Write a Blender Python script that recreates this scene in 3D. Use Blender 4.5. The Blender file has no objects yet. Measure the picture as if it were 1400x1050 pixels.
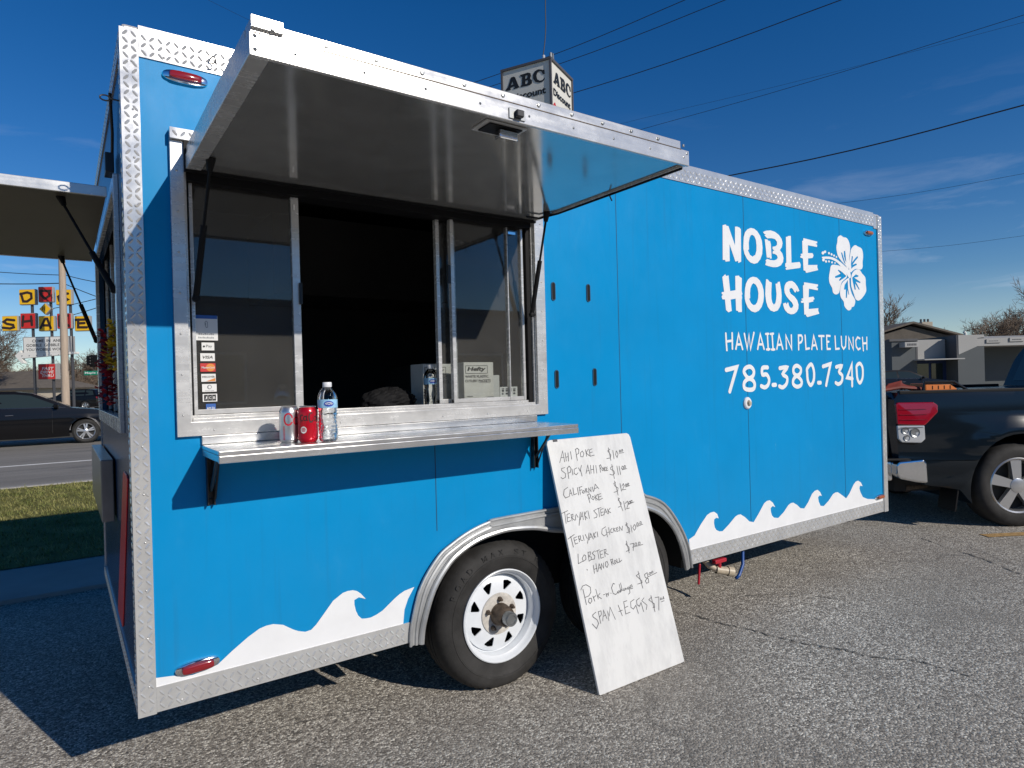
import bpy, bmesh, math, random
from mathutils import Vector, Matrix
from mathutils.geometry import delaunay_2d_cdt
R_ = math.radians
sc = bpy.context.scene
COL = sc.collection

# ------------------------------------------------------------------ camera
CAM = Vector((-0.1804, -2.3949, 1.3703))
YAW = 0.6078
cam = bpy.data.cameras.new('camera'); cam_o = bpy.data.objects.new('camera', cam); COL.objects.link(cam_o)
cam.sensor_fit = 'HORIZONTAL'; cam.sensor_width = 36; cam.lens = 883.56/1400*36
cam.clip_start = 0.05; cam.clip_end = 3000
rt, dn, fw = (0.8205,-0.5710,-0.0265), (-0.0234,0.0129,-0.9996), (0.5711,0.8209,-0.0028)
cam_o.matrix_world = Matrix(((rt[0],-dn[0],-fw[0],CAM.x),(rt[1],-dn[1],-fw[1],CAM.y),(rt[2],-dn[2],-fw[2],CAM.z),(0,0,0,1)))
sc.camera = cam_o
# ------------------------------------------------------------------ sky and sun
SUN_TRAVEL = Vector((-0.30, 0.97, -0.55)).normalized()
ELEV = math.asin(-SUN_TRAVEL.z)
AZ = math.atan2(-SUN_TRAVEL.x, -SUN_TRAVEL.y)
w = bpy.data.worlds.new('World'); sc.world = w; w.use_nodes = True
nt = w.node_tree; N = nt.nodes; LK = nt.links
for n in list(N): N.remove(n)
out = N.new('ShaderNodeOutputWorld'); bg = N.new('ShaderNodeBackground'); LK.new(bg.outputs[0], out.inputs[0])
sky = N.new('ShaderNodeTexSky'); sky.sky_type = 'NISHITA'; sky.sun_disc = False
sky.sun_elevation = ELEV; sky.sun_rotation = AZ; sky.air_density = 1.0; sky.dust_density = 0.0; sky.ozone_density = 4.0; sky.altitude = 200
bg.inputs[1].default_value = 0.088
hs = N.new('ShaderNodeHueSaturation'); hs.inputs['Saturation'].default_value = 1.33; hs.inputs['Hue'].default_value = 0.509
LK.new(sky.outputs[0], hs.inputs['Color'])
# thin cirrus, laid out over the sky's own directions
tc = N.new('ShaderNodeTexCoord')
mp = N.new('ShaderNodeMapping'); mp.inputs['Scale'].default_value = (1.6, 1.6, 9.0); mp.inputs['Rotation'].default_value = (0.10, -0.16, 0.3)
LK.new(tc.outputs['Generated'], mp.inputs[0])
nz = N.new('ShaderNodeTexNoise'); nz.inputs['Scale'].default_value = 2.6; nz.inputs['Detail'].default_value = 9; nz.inputs['Roughness'].default_value = 0.6; nz.inputs['Distortion'].default_value = 0.6
LK.new(mp.outputs[0], nz.inputs['Vector'])
cr = N.new('ShaderNodeMapRange'); cr.inputs['From Min'].default_value = 0.56; cr.inputs['From Max'].default_value = 1.12
LK.new(nz.outputs[0], cr.inputs['Value'])
sp = N.new('ShaderNodeSeparateXYZ'); LK.new(tc.outputs['Generated'], sp.inputs[0])
lo = N.new('ShaderNodeMapRange'); lo.inputs['From Min'].default_value = 0.38; lo.inputs['From Max'].default_value = 0.0
LK.new(sp.outputs['Z'], lo.inputs['Value'])
mu = N.new('ShaderNodeMath'); mu.operation = 'MULTIPLY'; LK.new(cr.outputs[0], mu.inputs[0]); LK.new(lo.outputs[0], mu.inputs[1])
hz = N.new('ShaderNodeMapRange'); hz.inputs['From Min'].default_value = 0.13; hz.inputs['From Max'].default_value = 0.0; hz.inputs['To Max'].default_value = 0.22
LK.new(sp.outputs['Z'], hz.inputs['Value'])
ad = N.new('ShaderNodeMath'); ad.operation = 'MAXIMUM'; LK.new(mu.outputs[0], ad.inputs[0]); LK.new(hz.outputs[0], ad.inputs[1])
mx = N.new('ShaderNodeMix'); mx.data_type = 'RGBA'; LK.new(ad.outputs[0], mx.inputs['Factor'])
zd = N.new('ShaderNodeMapRange'); zd.inputs['From Min'].default_value = 0.50; zd.inputs['From Max'].default_value = 0.80; zd.inputs['To Min'].default_value = 1.0; zd.inputs['To Max'].default_value = 0.42
LK.new(sp.outputs['Z'], zd.inputs['Value'])                       # unseen zenith dimmed further, to cut the sky's fill light
zm = N.new('ShaderNodeMix'); zm.data_type = 'RGBA'; zm.blend_type = 'MULTIPLY'; zm.inputs['Factor'].default_value = 1; LK.new(hs.outputs[0], zm.inputs['A']); LK.new(zd.outputs[0], zm.inputs['B'])
LK.new(zm.outputs['Result'], mx.inputs['A']); mx.inputs['B'].default_value = (8.0, 8.8, 10.2, 1)
LK.new(mx.outputs['Result'], bg.inputs[0])
sun = bpy.data.lights.new('sun', 'SUN'); sun.energy = 3.8; sun.angle = R_(0.5); sun.color = (1.0, 0.93, 0.835)
sun_o = bpy.data.objects.new('sun', sun); COL.objects.link(sun_o); sun_o.location = (3, -10, 9)
sun_o.rotation_euler = SUN_TRAVEL.to_track_quat('-Z', 'Y').to_euler()
sc.view_settings.view_transform = 'Standard'; sc.view_settings.look = 'None'; sc.view_settings.gamma = 1; sc.view_settings.exposure = 0.0
sc.cycles.max_bounces = 10; sc.cycles.transparent_max_bounces = 16

# outlines measured on the real surfaces, in mm along and up each surface (menu: half mm)
NAME=[[[(3019,2258),(3050,2266),(3053,2259),(3074,2259),(3083,2240),(3131,2151),(3136,2263),(3163,2266),(3167,2260),(3172,2266),(3192,2254),(3187,2059),(3159,2048),(3157,2061),(3131,2054),(3079,2153),(3077,2052),(3038,2046),(3034,2056),(3012,2054)]],[[(3291,2273),(3325,2272),(3354,2261),(3383,2236),(3401,2204),(3406,2163),(3400,2123),(3381,2091),(3350,2065),(3316,2056),(3278,2061),(3246,2079),(3222,2107),(3211,2139),(3212,2154),(3218,2210),(3232,2240),(3257,2261)],[(3300,2233),(3323,2227),(3339,2205),(3344,2172),(3342,2139),(3329,2112),(3301,2099),(3276,2107),(3260,2128),(3256,2134),(3267,2140),(3266,2180),(3276,2211),(3285,2225)]],[[(3415,2262),(3449,2274),(3495,2281),(3542,2277),(3584,2262),(3612,2240),(3622,2213),(3612,2187),(3590,2166),(3616,2147),(3628,2120),(3622,2094),(3597,2070),(3559,2056),(3512,2051),(3465,2054),(3430,2058),(3435,2072),(3443,2078),(3432,2084),(3449,2098),(3487,2094),(3524,2095),(3550,2102),(3564,2114),(3557,2129),(3536,2136),(3510,2137),(3513,2153),(3529,2157),(3511,2166),(3512,2180),(3544,2186),(3560,2197),(3561,2216),(3540,2231),(3504,2233),(3457,2227),(3430,2242),(3443,2251),(3428,2251)]],[[(3431,2219),(3457,2220),(3469,2213),(3487,2213),(3494,2194),(3499,2105),(3480,2102),(3475,2112),(3470,2106),(3447,2107)]],[[(3660,2257),(3678,2261),(3686,2266),(3716,2270),(3716,2096),(3810,2109),(3822,2092),(3816,2071),(3652,2045),(3647,2054),(3661,2061),(3644,2065),(3646,2085),(3658,2093)]],[[(3860,2271),(4026,2265),(4025,2254),(4004,2248),(4025,2242),(4021,2228),(3912,2229),(3910,2177),(3966,2181),(3977,2167),(3964,2149),(3911,2141),(3908,2097),(4022,2107),(4018,2093),(4029,2073),(3890,2044),(3877,2046),(3876,2056),(3853,2057),(3849,2136),(3820,2138),(3819,2148),(3832,2154),(3821,2162),(3846,2168),(3846,2251),(3858,2254)]],[[(3004,1953),(3033,1972),(3038,1961),(3062,1967),(3074,1875),(3124,1883),(3126,1968),(3161,1973),(3167,1966),(3189,1960),(3184,1881),(3191,1864),(3183,1856),(3187,1844),(3182,1828),(3181,1756),(3148,1753),(3143,1760),(3125,1762),(3124,1833),(3076,1825),(3084,1758),(3063,1752),(3053,1748),(3030,1761),(3023,1823),(3000,1822),(2992,1838),(3004,1849),(2992,1857),(2995,1864),(3017,1867)]],[[(3300,1976),(3338,1974),(3367,1959),(3392,1932),(3405,1900),(3407,1866),(3400,1829),(3381,1795),(3350,1770),(3312,1758),(3274,1764),(3242,1783),(3222,1810),(3213,1835),(3212,1855),(3217,1896),(3227,1927),(3249,1954),(3274,1969)],[(3302,1937),(3327,1928),(3343,1909),(3351,1878),(3347,1847),(3335,1821),(3318,1806),(3297,1802),(3274,1813),(3258,1835),(3258,1841),(3267,1843),(3266,1873),(3271,1902),(3285,1925)]],[[(3434,1970),(3451,1970),(3465,1961),(3469,1957),(3493,1953),(3485,1885),(3486,1851),(3493,1829),(3509,1814),(3526,1825),(3537,1854),(3541,1886),(3533,1948),(3554,1951),(3557,1960),(3579,1965),(3594,1909),(3597,1874),(3591,1833),(3574,1804),(3549,1780),(3509,1770),(3471,1777),(3444,1798),(3428,1831),(3421,1876),(3425,1916)]],[[(3627,1919),(3633,1943),(3651,1963),(3682,1975),(3718,1978),(3748,1968),(3778,1946),(3798,1919),(3777,1911),(3764,1919),(3756,1906),(3743,1906),(3721,1928),(3703,1933),(3685,1923),(3687,1908),(3699,1894),(3739,1879),(3769,1857),(3784,1828),(3780,1801),(3761,1780),(3729,1765),(3693,1761),(3658,1768),(3628,1786),(3614,1809),(3609,1826),(3640,1834),(3652,1822),(3656,1834),(3668,1836),(3675,1817),(3687,1803),(3710,1803),(3724,1819),(3712,1836),(3682,1853),(3650,1874),(3631,1896)]],[[(3853,1979),(4023,1975),(4021,1963),(4001,1956),(4021,1949),(4017,1935),(3911,1940),(3905,1882),(3963,1890),(3976,1874),(3956,1866),(3964,1858),(3906,1847),(3902,1804),(4020,1815),(4016,1799),(4029,1778),(3883,1750),(3870,1757),(3868,1766),(3848,1765),(3846,1843),(3816,1841),(3812,1853),(3837,1859),(3814,1867),(3841,1873),(3841,1956),(3855,1962)]]]
FLOWER=[[[(4289,2320),(4327,2340),(4364,2331),(4407,2330),(4438,2307),(4453,2263),(4439,2199),(4424,2112),(4387,2132),(4329,2161),(4283,2196),(4268,2251),(4282,2286)],[(4327,2220),(4343,2219),(4374,2162),(4386,2141),(4366,2150),(4341,2185)],[(4367,2235),(4384,2234),(4395,2156),(4379,2171),(4365,2198)]],[[(4434,2102),(4430,2141),(4451,2217),(4469,2259),(4520,2290),(4565,2283),(4615,2273),(4632,2228),(4622,2175),(4620,2139),(4591,2120),(4523,2120),(4467,2096),(4455,2089)],[(4472,2208),(4488,2206),(4475,2162),(4516,2194),(4550,2215),(4559,2204),(4515,2174),(4480,2145),(4531,2160),(4541,2150),(4490,2132),(4462,2115),(4458,2149)]],[[(4459,2058),(4477,2088),(4523,2114),(4574,2118),(4612,2092),(4656,2066),(4660,2014),(4663,1967),(4615,1923),(4557,1894),(4512,1901),(4487,1939),(4456,1989),(4453,2035)],[(4470,2053),(4521,2080),(4560,2074),(4554,2065),(4498,2055),(4586,2029),(4580,2020),(4519,2028),(4570,1976),(4561,1970),(4507,2013),(4516,1970),(4499,1969),(4476,2025)]],[[(4409,2043),(4349,2016),(4316,1986),(4301,1940),(4312,1902),(4348,1875),(4357,1842),(4404,1816),(4443,1826),(4454,1841),(4488,1851),(4504,1894),(4459,1938),(4434,1994),(4429,2044)],[(4409,2032),(4411,1969),(4424,1930),(4415,1927),(4403,1960),(4390,1903),(4376,1905),(4380,1963),(4354,1960),(4366,1995)]],[[(4401,2054),(4369,2091),(4317,2121),(4254,2126),(4197,2119),(4178,2082),(4162,2031),(4170,1993),(4200,1962),(4209,1932),(4244,1920),(4287,1934),(4310,1980),(4333,2015)],[(4392,2058),(4336,2083),(4289,2096),(4278,2090),(4314,2070),(4240,2045),(4244,2034),(4324,2048),(4291,2024),(4296,2017),(4356,2041)]],[[(4083,2167),(4164,2176),(4235,2173),(4297,2158),(4381,2127),(4434,2102),(4452,2069),(4448,2051),(4431,2046),(4405,2065),(4348,2104),(4276,2143),(4204,2159),(4153,2159),(4092,2156)]],[[(4111,2196),(4107,2189),(4096,2184),(4085,2184),(4078,2189),(4078,2197),(4086,2203),(4097,2206),(4107,2203)]],[[(4135,2206),(4131,2200),(4122,2196),(4113,2196),(4107,2200),(4107,2207),(4114,2212),(4123,2214),(4132,2212)]],[[(4114,2149),(4110,2142),(4100,2138),(4089,2138),(4082,2143),(4083,2150),(4090,2156),(4101,2159),(4110,2156)]],[[(4143,2141),(4139,2135),(4131,2131),(4123,2132),(4117,2136),(4117,2142),(4123,2147),(4132,2148),(4140,2146)]],[[(4182,2201),(4179,2196),(4172,2192),(4163,2192),(4158,2196),(4158,2202),(4164,2206),(4172,2208),(4179,2206)]],[[(4215,2196),(4212,2190),(4204,2187),(4196,2187),(4191,2191),(4191,2196),(4196,2201),(4205,2203),(4212,2201)]],[[(4246,2190),(4243,2185),(4236,2182),(4228,2182),(4223,2186),(4223,2191),(4229,2195),(4236,2197),(4243,2195)]],[[(4275,2183),(4273,2179),(4266,2176),(4259,2176),(4255,2179),(4255,2184),(4260,2188),(4267,2189),(4273,2188)]],[[(4178,2144),(4176,2139),(4169,2136),(4161,2136),(4156,2140),(4157,2145),(4162,2149),(4169,2150),(4176,2148)]],[[(4217,2141),(4214,2136),(4208,2133),(4200,2133),(4195,2136),(4195,2141),(4201,2145),(4208,2147),(4215,2145)]],[[(4254,2139),(4251,2135),(4245,2133),(4239,2133),(4235,2136),(4235,2140),(4240,2143),(4246,2144),(4252,2143)]]]
WAVES=[[[(42,442),(94,435),(153,421),(195,426),(233,435),(278,468),(331,503),(371,524),(395,529),(419,529),(453,518),(488,493),(506,483),(531,474),(553,476),(572,491),(591,512),(638,565),(677,587),(696,590),(716,589),(733,582),(747,570),(767,545),(739,557),(721,550),(721,532),(726,508),(735,487),(749,472),(765,469),(785,468),(810,474),(835,484),(887,520),(909,533),(931,542),(975,549),(946,507),(929,467),(920,397),(42,394)]],[[(2653,472),(2700,486),(2756,540),(2812,585),(2843,595),(2875,596),(2902,580),(2915,552),(2892,559),(2874,551),(2872,531),(2878,505),(2892,488),(2919,476),(2948,473),(3007,503),(3068,540),(3093,547),(3120,547),(3165,522),(3202,493),(3245,482),(3298,527),(3356,582),(3384,593),(3414,594),(3446,575),(3470,544),(3442,554),(3422,544),(3424,519),(3434,496),(3454,480),(3500,471),(3561,500),(3614,538),(3641,546),(3667,547),(3711,526),(3746,501),(3791,492),(3838,525),(3887,576),(3920,592),(3954,596),(3986,577),(4006,548),(3979,555),(3959,546),(3966,514),(3987,484),(4026,477),(4086,504),(4147,544),(4178,551),(4208,550),(4268,519),(4315,493),(4363,524),(4419,578),(4452,596),(4485,599),(4521,582),(4544,553),(4507,561),(4499,541),(4513,511),(4544,474),(4610,452),(4712,438),(4872,433),(4875,389),(3241,390),(2663,386)]]]
TAGLINE=[[(3023,1623),(3025,1574),(3029,1525)],[(3082,1626),(3081,1534)],[(3026,1576),(3083,1582)],[(3114,1533),(3143,1622),(3178,1532)],[(3129,1560),(3162,1561)],[(3200,1625),(3224,1535),(3245,1619),(3257,1532),(3295,1633)],[(3329,1534),(3359,1625),(3394,1535)],[(3345,1563),(3378,1563)],[(3433,1630),(3438,1530)],[(3416,1628),(3446,1630)],[(3421,1532),(3454,1534)],[(3482,1631),(3489,1530)],[(3466,1629),(3497,1632)],[(3474,1532),(3506,1533)],[(3530,1536),(3557,1625),(3594,1536)],[(3545,1562),(3576,1564)],[(3635,1539),(3632,1623),(3693,1537),(3693,1626)],[(3773,1534),(3774,1626),(3807,1627),(3818,1616),(3816,1597),(3805,1583),(3775,1575)],[(3851,1628),(3858,1538),(3898,1543)],[(3926,1537),(3953,1628),(3991,1538)],[(3943,1562),(3975,1566)],[(4016,1627),(4080,1628)],[(4048,1628),(4048,1538)],[(4157,1630),(4113,1631),(4116,1540),(4156,1541)],[(4115,1590),(4140,1590)],[(4221,1629),(4226,1541),(4271,1544)],[(4302,1628),(4306,1564),(4328,1542),(4356,1560),(4366,1630)],[(4403,1543),(4402,1624),(4460,1539),(4461,1625)],[(4556,1619),(4524,1628),(4498,1603),(4501,1562),(4528,1539),(4557,1548)],[(4593,1627),(4601,1532)],[(4655,1629),(4652,1542)],[(4595,1584),(4653,1587)]]
PHONE=[[(3018,1409),(3118,1424),(3046,1282)],[(3232,1426),(3196,1413),(3189,1390),(3229,1357),(3273,1369),(3285,1398),(3264,1421),(3232,1426)],[(3229,1353),(3188,1332),(3187,1299),(3227,1287),(3275,1290),(3290,1316),(3272,1343),(3229,1353)],[(3426,1420),(3373,1417),(3371,1377),(3415,1376),(3439,1343),(3424,1310),(3390,1297),(3355,1306)],[(3477,1310),(3508,1310)],[(3556,1414),(3636,1418),(3587,1377),(3633,1353),(3626,1315),(3584,1292),(3547,1300)],[(3748,1429),(3711,1415),(3709,1383),(3745,1365),(3783,1378),(3791,1409),(3748,1429)],[(3745,1361),(3705,1341),(3701,1310),(3742,1292),(3787,1301),(3796,1329),(3745,1361)],[(3867,1409),(3915,1437),(3945,1397),(3942,1333),(3905,1298),(3872,1327),(3865,1384),(3867,1409)],[(3994,1312),(4025,1312)],[(4058,1421),(4153,1438),(4092,1293)],[(4225,1416),(4298,1423),(4261,1383),(4302,1356),(4293,1315),(4250,1297),(4214,1307)],[(4441,1331),(4366,1340),(4436,1434),(4433,1281)],[(4502,1422),(4547,1439),(4584,1406),(4580,1336),(4541,1299),(4508,1329),(4500,1391),(4502,1422)]]
MENU=[[(27,2039),(85,2143),(87,2039)],[(52,2081),(90,2083)],[(111,2123),(108,2046)],[(145,2120),(134,2043)],[(109,2081),(140,2085)],[(178,2129),(176,2057)],[(244,2148),(241,2039)],[(243,2142),(266,2155),(285,2138),(273,2103),(247,2096)],[(325,2123),(297,2107),(292,2071),(319,2066),(338,2097),(325,2123)],[(367,2132),(367,2067)],[(404,2135),(367,2101),(400,2071)],[(452,2134),(413,2125),(410,2064),(465,2071)],[(414,2097),(448,2103)],[(683,2112),(649,2096),(680,2055),(668,2025),(617,2023)],[(665,2126),(666,2000)],[(717,2096),(711,2012)],[(761,2086),(743,2050),(756,2020),(778,2053),(765,2086)],[(810,2092),(801,2073),(819,2075),(819,2091),(810,2092)],[(841,2096),(832,2077),(850,2079),(850,2095),(841,2096)],[(797,2061),(858,2062)],[(75,1987),(36,1982),(32,1964),(70,1931),(62,1897),(25,1886),(10,1902)],[(104,1981),(99,1881)],[(99,1975),(130,1996),(147,1971),(132,1937),(100,1931)],[(157,1964),(156,1910)],[(217,1970),(184,1961),(174,1921),(197,1906),(221,1922)],[(239,1968),(251,1936),(280,1988)],[(258,1948),(263,1887)],[(319,1908),(358,1983),(364,1895)],[(332,1928),(365,1931)],[(392,1977),(381,1902)],[(428,1973),(417,1898)],[(386,1935),(422,1937)],[(459,1970),(452,1895)],[(507,1966),(502,1899)],[(501,1960),(520,1971),(528,1951),(506,1929)],[(538,1941),(524,1921),(538,1910),(551,1928),(538,1941)],[(559,1945),(557,1905)],[(575,1944),(558,1924),(570,1907)],[(604,1941),(582,1937),(582,1906),(604,1910)],[(582,1921),(600,1926)],[(676,1943),(643,1931),(639,1916),(679,1893),(681,1868),(648,1856),(618,1868)],[(667,1960),(664,1820)],[(730,1938),(727,1851)],[(759,1935),(757,1851)],[(801,1931),(785,1907),(805,1899),(816,1923),(801,1931)],[(832,1934),(820,1907),(842,1908),(844,1930),(832,1934)],[(790,1894),(857,1900)],[(66,1803),(20,1785),(2,1741),(18,1710),(65,1719)],[(69,1721),(91,1782),(103,1720)],[(78,1743),(101,1746)],[(127,1790),(123,1726),(159,1733)],[(180,1787),(179,1719)],[(203,1787),(203,1722)],[(199,1785),(239,1792)],[(200,1758),(228,1761)],[(241,1753),(229,1734),(246,1726),(259,1745),(241,1753)],[(272,1767),(274,1726)],[(271,1761),(291,1765),(288,1751),(275,1746),(302,1728)],[(310,1727),(316,1768),(338,1730),(344,1771)],[(364,1772),(365,1727)],[(375,1734),(406,1794),(439,1748)],[(388,1754),(421,1759)],[(289,1709),(297,1631)],[(284,1704),(310,1715),(325,1696),(307,1671),(291,1667)],[(347,1687),(329,1665),(346,1652),(366,1670),(347,1687)],[(377,1695),(379,1641)],[(409,1697),(379,1671),(404,1644)],[(454,1698),(416,1693),(415,1640),(462,1652)],[(418,1669),(452,1674)],[(670,1782),(643,1773),(653,1748),(689,1725),(676,1696),(624,1690)],[(661,1796),(670,1657)],[(725,1764),(726,1690)],[(743,1737),(770,1759),(772,1734),(741,1700),(789,1701)],[(799,1753),(785,1736),(801,1731),(815,1748),(799,1753)],[(831,1758),(816,1738),(833,1736),(842,1754),(831,1758)],[(790,1723),(849,1731)],[(684,1626),(659,1611),(691,1577),(678,1549),(641,1543)],[(665,1632),(691,1502)],[(725,1587),(728,1505)],[(740,1567),(777,1585),(780,1558),(746,1514),(784,1516)],[(796,1578),(786,1561),(806,1558),(812,1580),(796,1578)],[(825,1586),(813,1565),(835,1566),(840,1584),(825,1586)],[(773,1551),(861,1566)],[(-55,1579),(16,1594)],[(-21,1588),(-27,1485)],[(33,1567),(0,1561),(-7,1496),(31,1501)],[(-3,1530),(25,1533)],[(48,1554),(48,1498)],[(47,1551),(71,1555),(65,1531),(46,1527),(80,1497)],[(95,1541),(90,1499)],[(107,1550),(123,1519)],[(161,1560),(119,1446)],[(144,1492),(184,1560),(181,1490)],[(160,1521),(184,1521)],[(207,1557),(207,1483)],[(236,1560),(204,1526),(229,1494)],[(255,1561),(257,1490)],[(361,1561),(325,1552),(358,1511),(347,1488),(313,1485)],[(372,1564),(422,1568)],[(391,1565),(381,1487)],[(448,1557),(412,1551),(407,1494),(443,1500)],[(410,1522),(440,1525)],[(442,1496),(471,1550),(488,1501)],[(456,1520),(480,1520)],[(500,1546),(503,1499)],[(536,1549),(500,1525),(532,1506)],[(-38,1346),(42,1374)],[(-2,1364),(7,1267)],[(68,1350),(30,1345),(35,1289),(68,1294)],[(31,1321),(62,1326)],[(87,1354),(88,1301)],[(86,1350),(110,1353),(109,1329),(89,1325),(126,1306)],[(142,1352),(145,1306)],[(171,1354),(185,1317)],[(219,1361),(179,1273)],[(204,1300),(237,1355),(256,1299)],[(218,1319),(243,1322)],[(270,1353),(272,1307)],[(299,1356),(269,1332),(292,1311)],[(318,1356),(316,1311)],[(433,1386),(385,1371),(370,1331),(393,1306),(424,1315)],[(432,1364),(433,1292)],[(469,1373),(467,1309)],[(433,1328),(469,1333)],[(510,1360),(488,1349),(486,1324),(511,1323)],[(526,1361),(526,1325)],[(550,1357),(526,1343),(551,1325)],[(586,1359),(564,1355),(566,1322),(587,1326)],[(566,1340),(587,1345)],[(601,1321),(607,1363),(632,1323),(647,1361)],[(718,1373),(690,1366),(731,1327),(727,1294),(685,1293)],[(706,1386),(718,1281)],[(759,1352),(756,1286)],[(806,1352),(778,1327),(791,1299),(816,1314),(815,1347),(806,1352)],[(847,1365),(834,1341),(861,1341),(861,1359),(847,1365)],[(891,1370),(878,1346),(900,1346),(905,1364),(891,1370)],[(830,1327),(919,1340)],[(665,1201),(645,1187),(678,1156),(675,1127),(633,1124)],[(659,1217),(668,1103)],[(700,1181),(747,1181),(723,1116)],[(768,1181),(757,1161),(782,1157),(788,1178),(768,1181)],[(815,1181),(804,1161),(830,1160),(835,1178),(815,1181)],[(722,1148),(864,1151)],[(45,1199),(29,1116),(82,1127)],[(114,1180),(84,1154),(91,1126),(126,1137),(130,1170),(114,1180)],[(164,1196),(158,1114)],[(163,1192),(192,1194),(185,1168),(164,1158),(194,1146),(183,1123),(158,1117)],[(243,1193),(211,1177),(237,1149),(225,1123),(193,1125)],[(256,1187),(305,1193)],[(281,1190),(280,1113)],[(340,1180),(306,1179),(304,1116),(339,1120)],[(305,1147),(332,1150)],[(361,1187),(359,1121)],[(361,1184),(386,1186),(379,1163),(363,1155),(401,1134)],[(114,1050),(121,1042)],[(198,1072),(194,1001)],[(233,1080),(229,1008)],[(196,1035),(232,1039)],[(239,1010),(270,1073),(283,1016)],[(250,1035),(279,1037)],[(284,1019),(297,1069),(314,1024),(326,1070)],[(351,1073),(371,1076),(378,1047),(357,1023),(342,1040),(351,1073)],[(418,1086),(423,1032)],[(417,1082),(442,1085),(436,1061),(421,1061),(453,1034)],[(467,1070),(453,1051),(469,1038),(484,1056),(467,1070)],[(494,1076),(494,1040),(515,1044)],[(524,1078),(524,1042),(553,1055)],[(28,892),(36,757)],[(3,891),(31,919),(73,923),(116,893),(113,850),(81,823),(31,819)],[(80,802),(65,775),(81,757),(106,773),(104,798),(80,802)],[(128,811),(138,766)],[(133,798),(162,810)],[(175,863),(183,775)],[(215,818),(181,800),(220,771)],[(253,798),(266,798)],[(284,804),(289,772)],[(285,791),(301,800),(308,780),(319,803)],[(343,795),(346,791)],[(410,863),(394,872),(363,838),(371,786),(398,771),(427,781)],[(445,796),(425,788),(439,775),(458,794),(462,777)],[(464,849),(469,785),(488,791),(478,802)],[(484,858),(488,791)],[(515,804),(501,788),(518,785),(532,801),(537,787)],[(570,806),(548,795),(564,785),(582,801),(577,751),(556,742)],[(590,799),(622,796),(618,816),(594,811),(595,782),(623,783)],[(744,899),(698,884),(756,825),(756,808),(695,807)],[(732,920),(751,758)],[(846,886),(808,874),(810,847),(847,827),(843,795),(813,791),(801,816),(848,846),(846,886)],[(878,880),(864,866),(887,862),(896,877),(878,880)],[(914,887),(899,870),(923,869),(927,884),(914,887)],[(848,846),(975,862)],[(127,672),(85,657),(85,641),(126,605),(135,573),(100,536),(63,584)],[(156,671),(159,568)],[(160,670),(189,670),(186,640),(160,622)],[(188,583),(219,670),(241,592)],[(202,619),(233,624)],[(259,570),(264,651),(275,606),(302,680),(338,564)],[(403,674),(429,575)],[(397,619),(442,622)],[(519,690),(478,689),(475,580),(530,584)],[(477,636),(518,640)],[(613,683),(564,671),(554,623),(580,601),(620,628)],[(620,628),(631,552)],[(682,681),(641,668),(635,631),(661,609),(692,638),(701,553)],[(739,670),(706,651),(761,598),(741,563)],[(841,658),(797,641),(859,590),(854,559),(831,563)],[(835,672),(847,521)],[(884,643),(936,639),(901,523)],[(962,627),(947,610),(967,610),(962,627)],[(997,629),(981,610),(1001,609),(997,629)],[(955,589),(995,591)]]
ABC=[[[(1199,8379),(1207,8411),(1146,8449),(1055,8668),(979,8672),(946,8649),(861,8428),(837,8400),(854,8382),(988,8375),(996,8400),(962,8407),(974,8439),(1071,8432),(1088,8399),(1063,8397),(1072,8380)],[(1024,8571),(993,8489),(1057,8486)]],[[(812,8669),(704,8673),(605,8679),(540,8648),(526,8586),(552,8526),(504,8470),(506,8404),(565,8374),(680,8378),(795,8383),(811,8409),(769,8421),(759,8612),(805,8638)],[(672,8621),(623,8624),(616,8578),(642,8547),(675,8547)],[(676,8503),(618,8504),(603,8457),(629,8426),(678,8422)]],[[(184,8650),(171,8544),(219,8549),(257,8624),(305,8643),(362,8620),(388,8553),(366,8459),(303,8415),(231,8413),(181,8459),(182,8416),(232,8376),(320,8375),(417,8412),(471,8499),(477,8589),(425,8665),(344,8689),(263,8669),(224,8645)]]]
SHAKE={'D':[[(-24166,6398),(-24061,6008),(-23867,6002),(-23650,6152),(-23662,6385),(-23854,6448),(-24186,6379)]],'O':[[(-23193,6508),(-22728,6496),(-22774,6245),(-22991,6115),(-23160,6294),(-23213,6489)]],'G':[[(-21840,6337),(-22111,6344),(-22329,6194),(-22276,5999),(-22045,5954),(-21868,6046),(-22001,6128)]],'N':[[(-23046,5535),(-23041,5709),(-22930,5532),(-22925,5706)]],'S':[[(-24534,5089),(-24901,5138),(-25059,5026),(-24907,4924),(-24598,4858),(-24563,4741),(-24759,4688),(-25106,4736)]],'H':[[(-24082,5271),(-24134,4807)],[(-23694,5261),(-23668,4833)],[(-24129,5001),(-23662,5047)]],'A':[[(-23246,4667),(-23000,5126),(-22903,5123),(-22742,4654)],[(-23126,4800),(-22815,4791)]],'K':[[(-22299,5224),(-22312,4759)],[(-21910,5252),(-22228,4989),(-21846,4746)]],'E':[[(-21489,5028),(-20946,5033)],[(-21372,5044),(-21383,4656),(-20957,4645)],[(-21378,4850),(-21067,4861)]]}
PANEL={'D':[(-24308,6615),(-23407,5816)],'O':[(-23362,6718),(-22550,5921)],'G':[(-22493,6556),(-21623,5768)],'S':[(-25187,5320),(-24317,4540)],'H':[(-24279,5432),(-23421,4633)],'A':[(-23384,5272),(-22513,4492)],'K':[(-22469,5376),(-21657,4586)],'E':[(-21600,5225),(-20749,4446)],'marquee':[(-24150,4245),(-21787,3425)],'n':[(-23192,5868),(-22664,5331)],'arrowbar':[(-24250,3471),(-21464,3165)],'head':[(-24519,3576),(-24031,3000)],'fast':[(-23432,2895),(-22523,2118)],'poles':[(-23801,5613),(-22870,5588),(-21901,5562)]}
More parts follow.
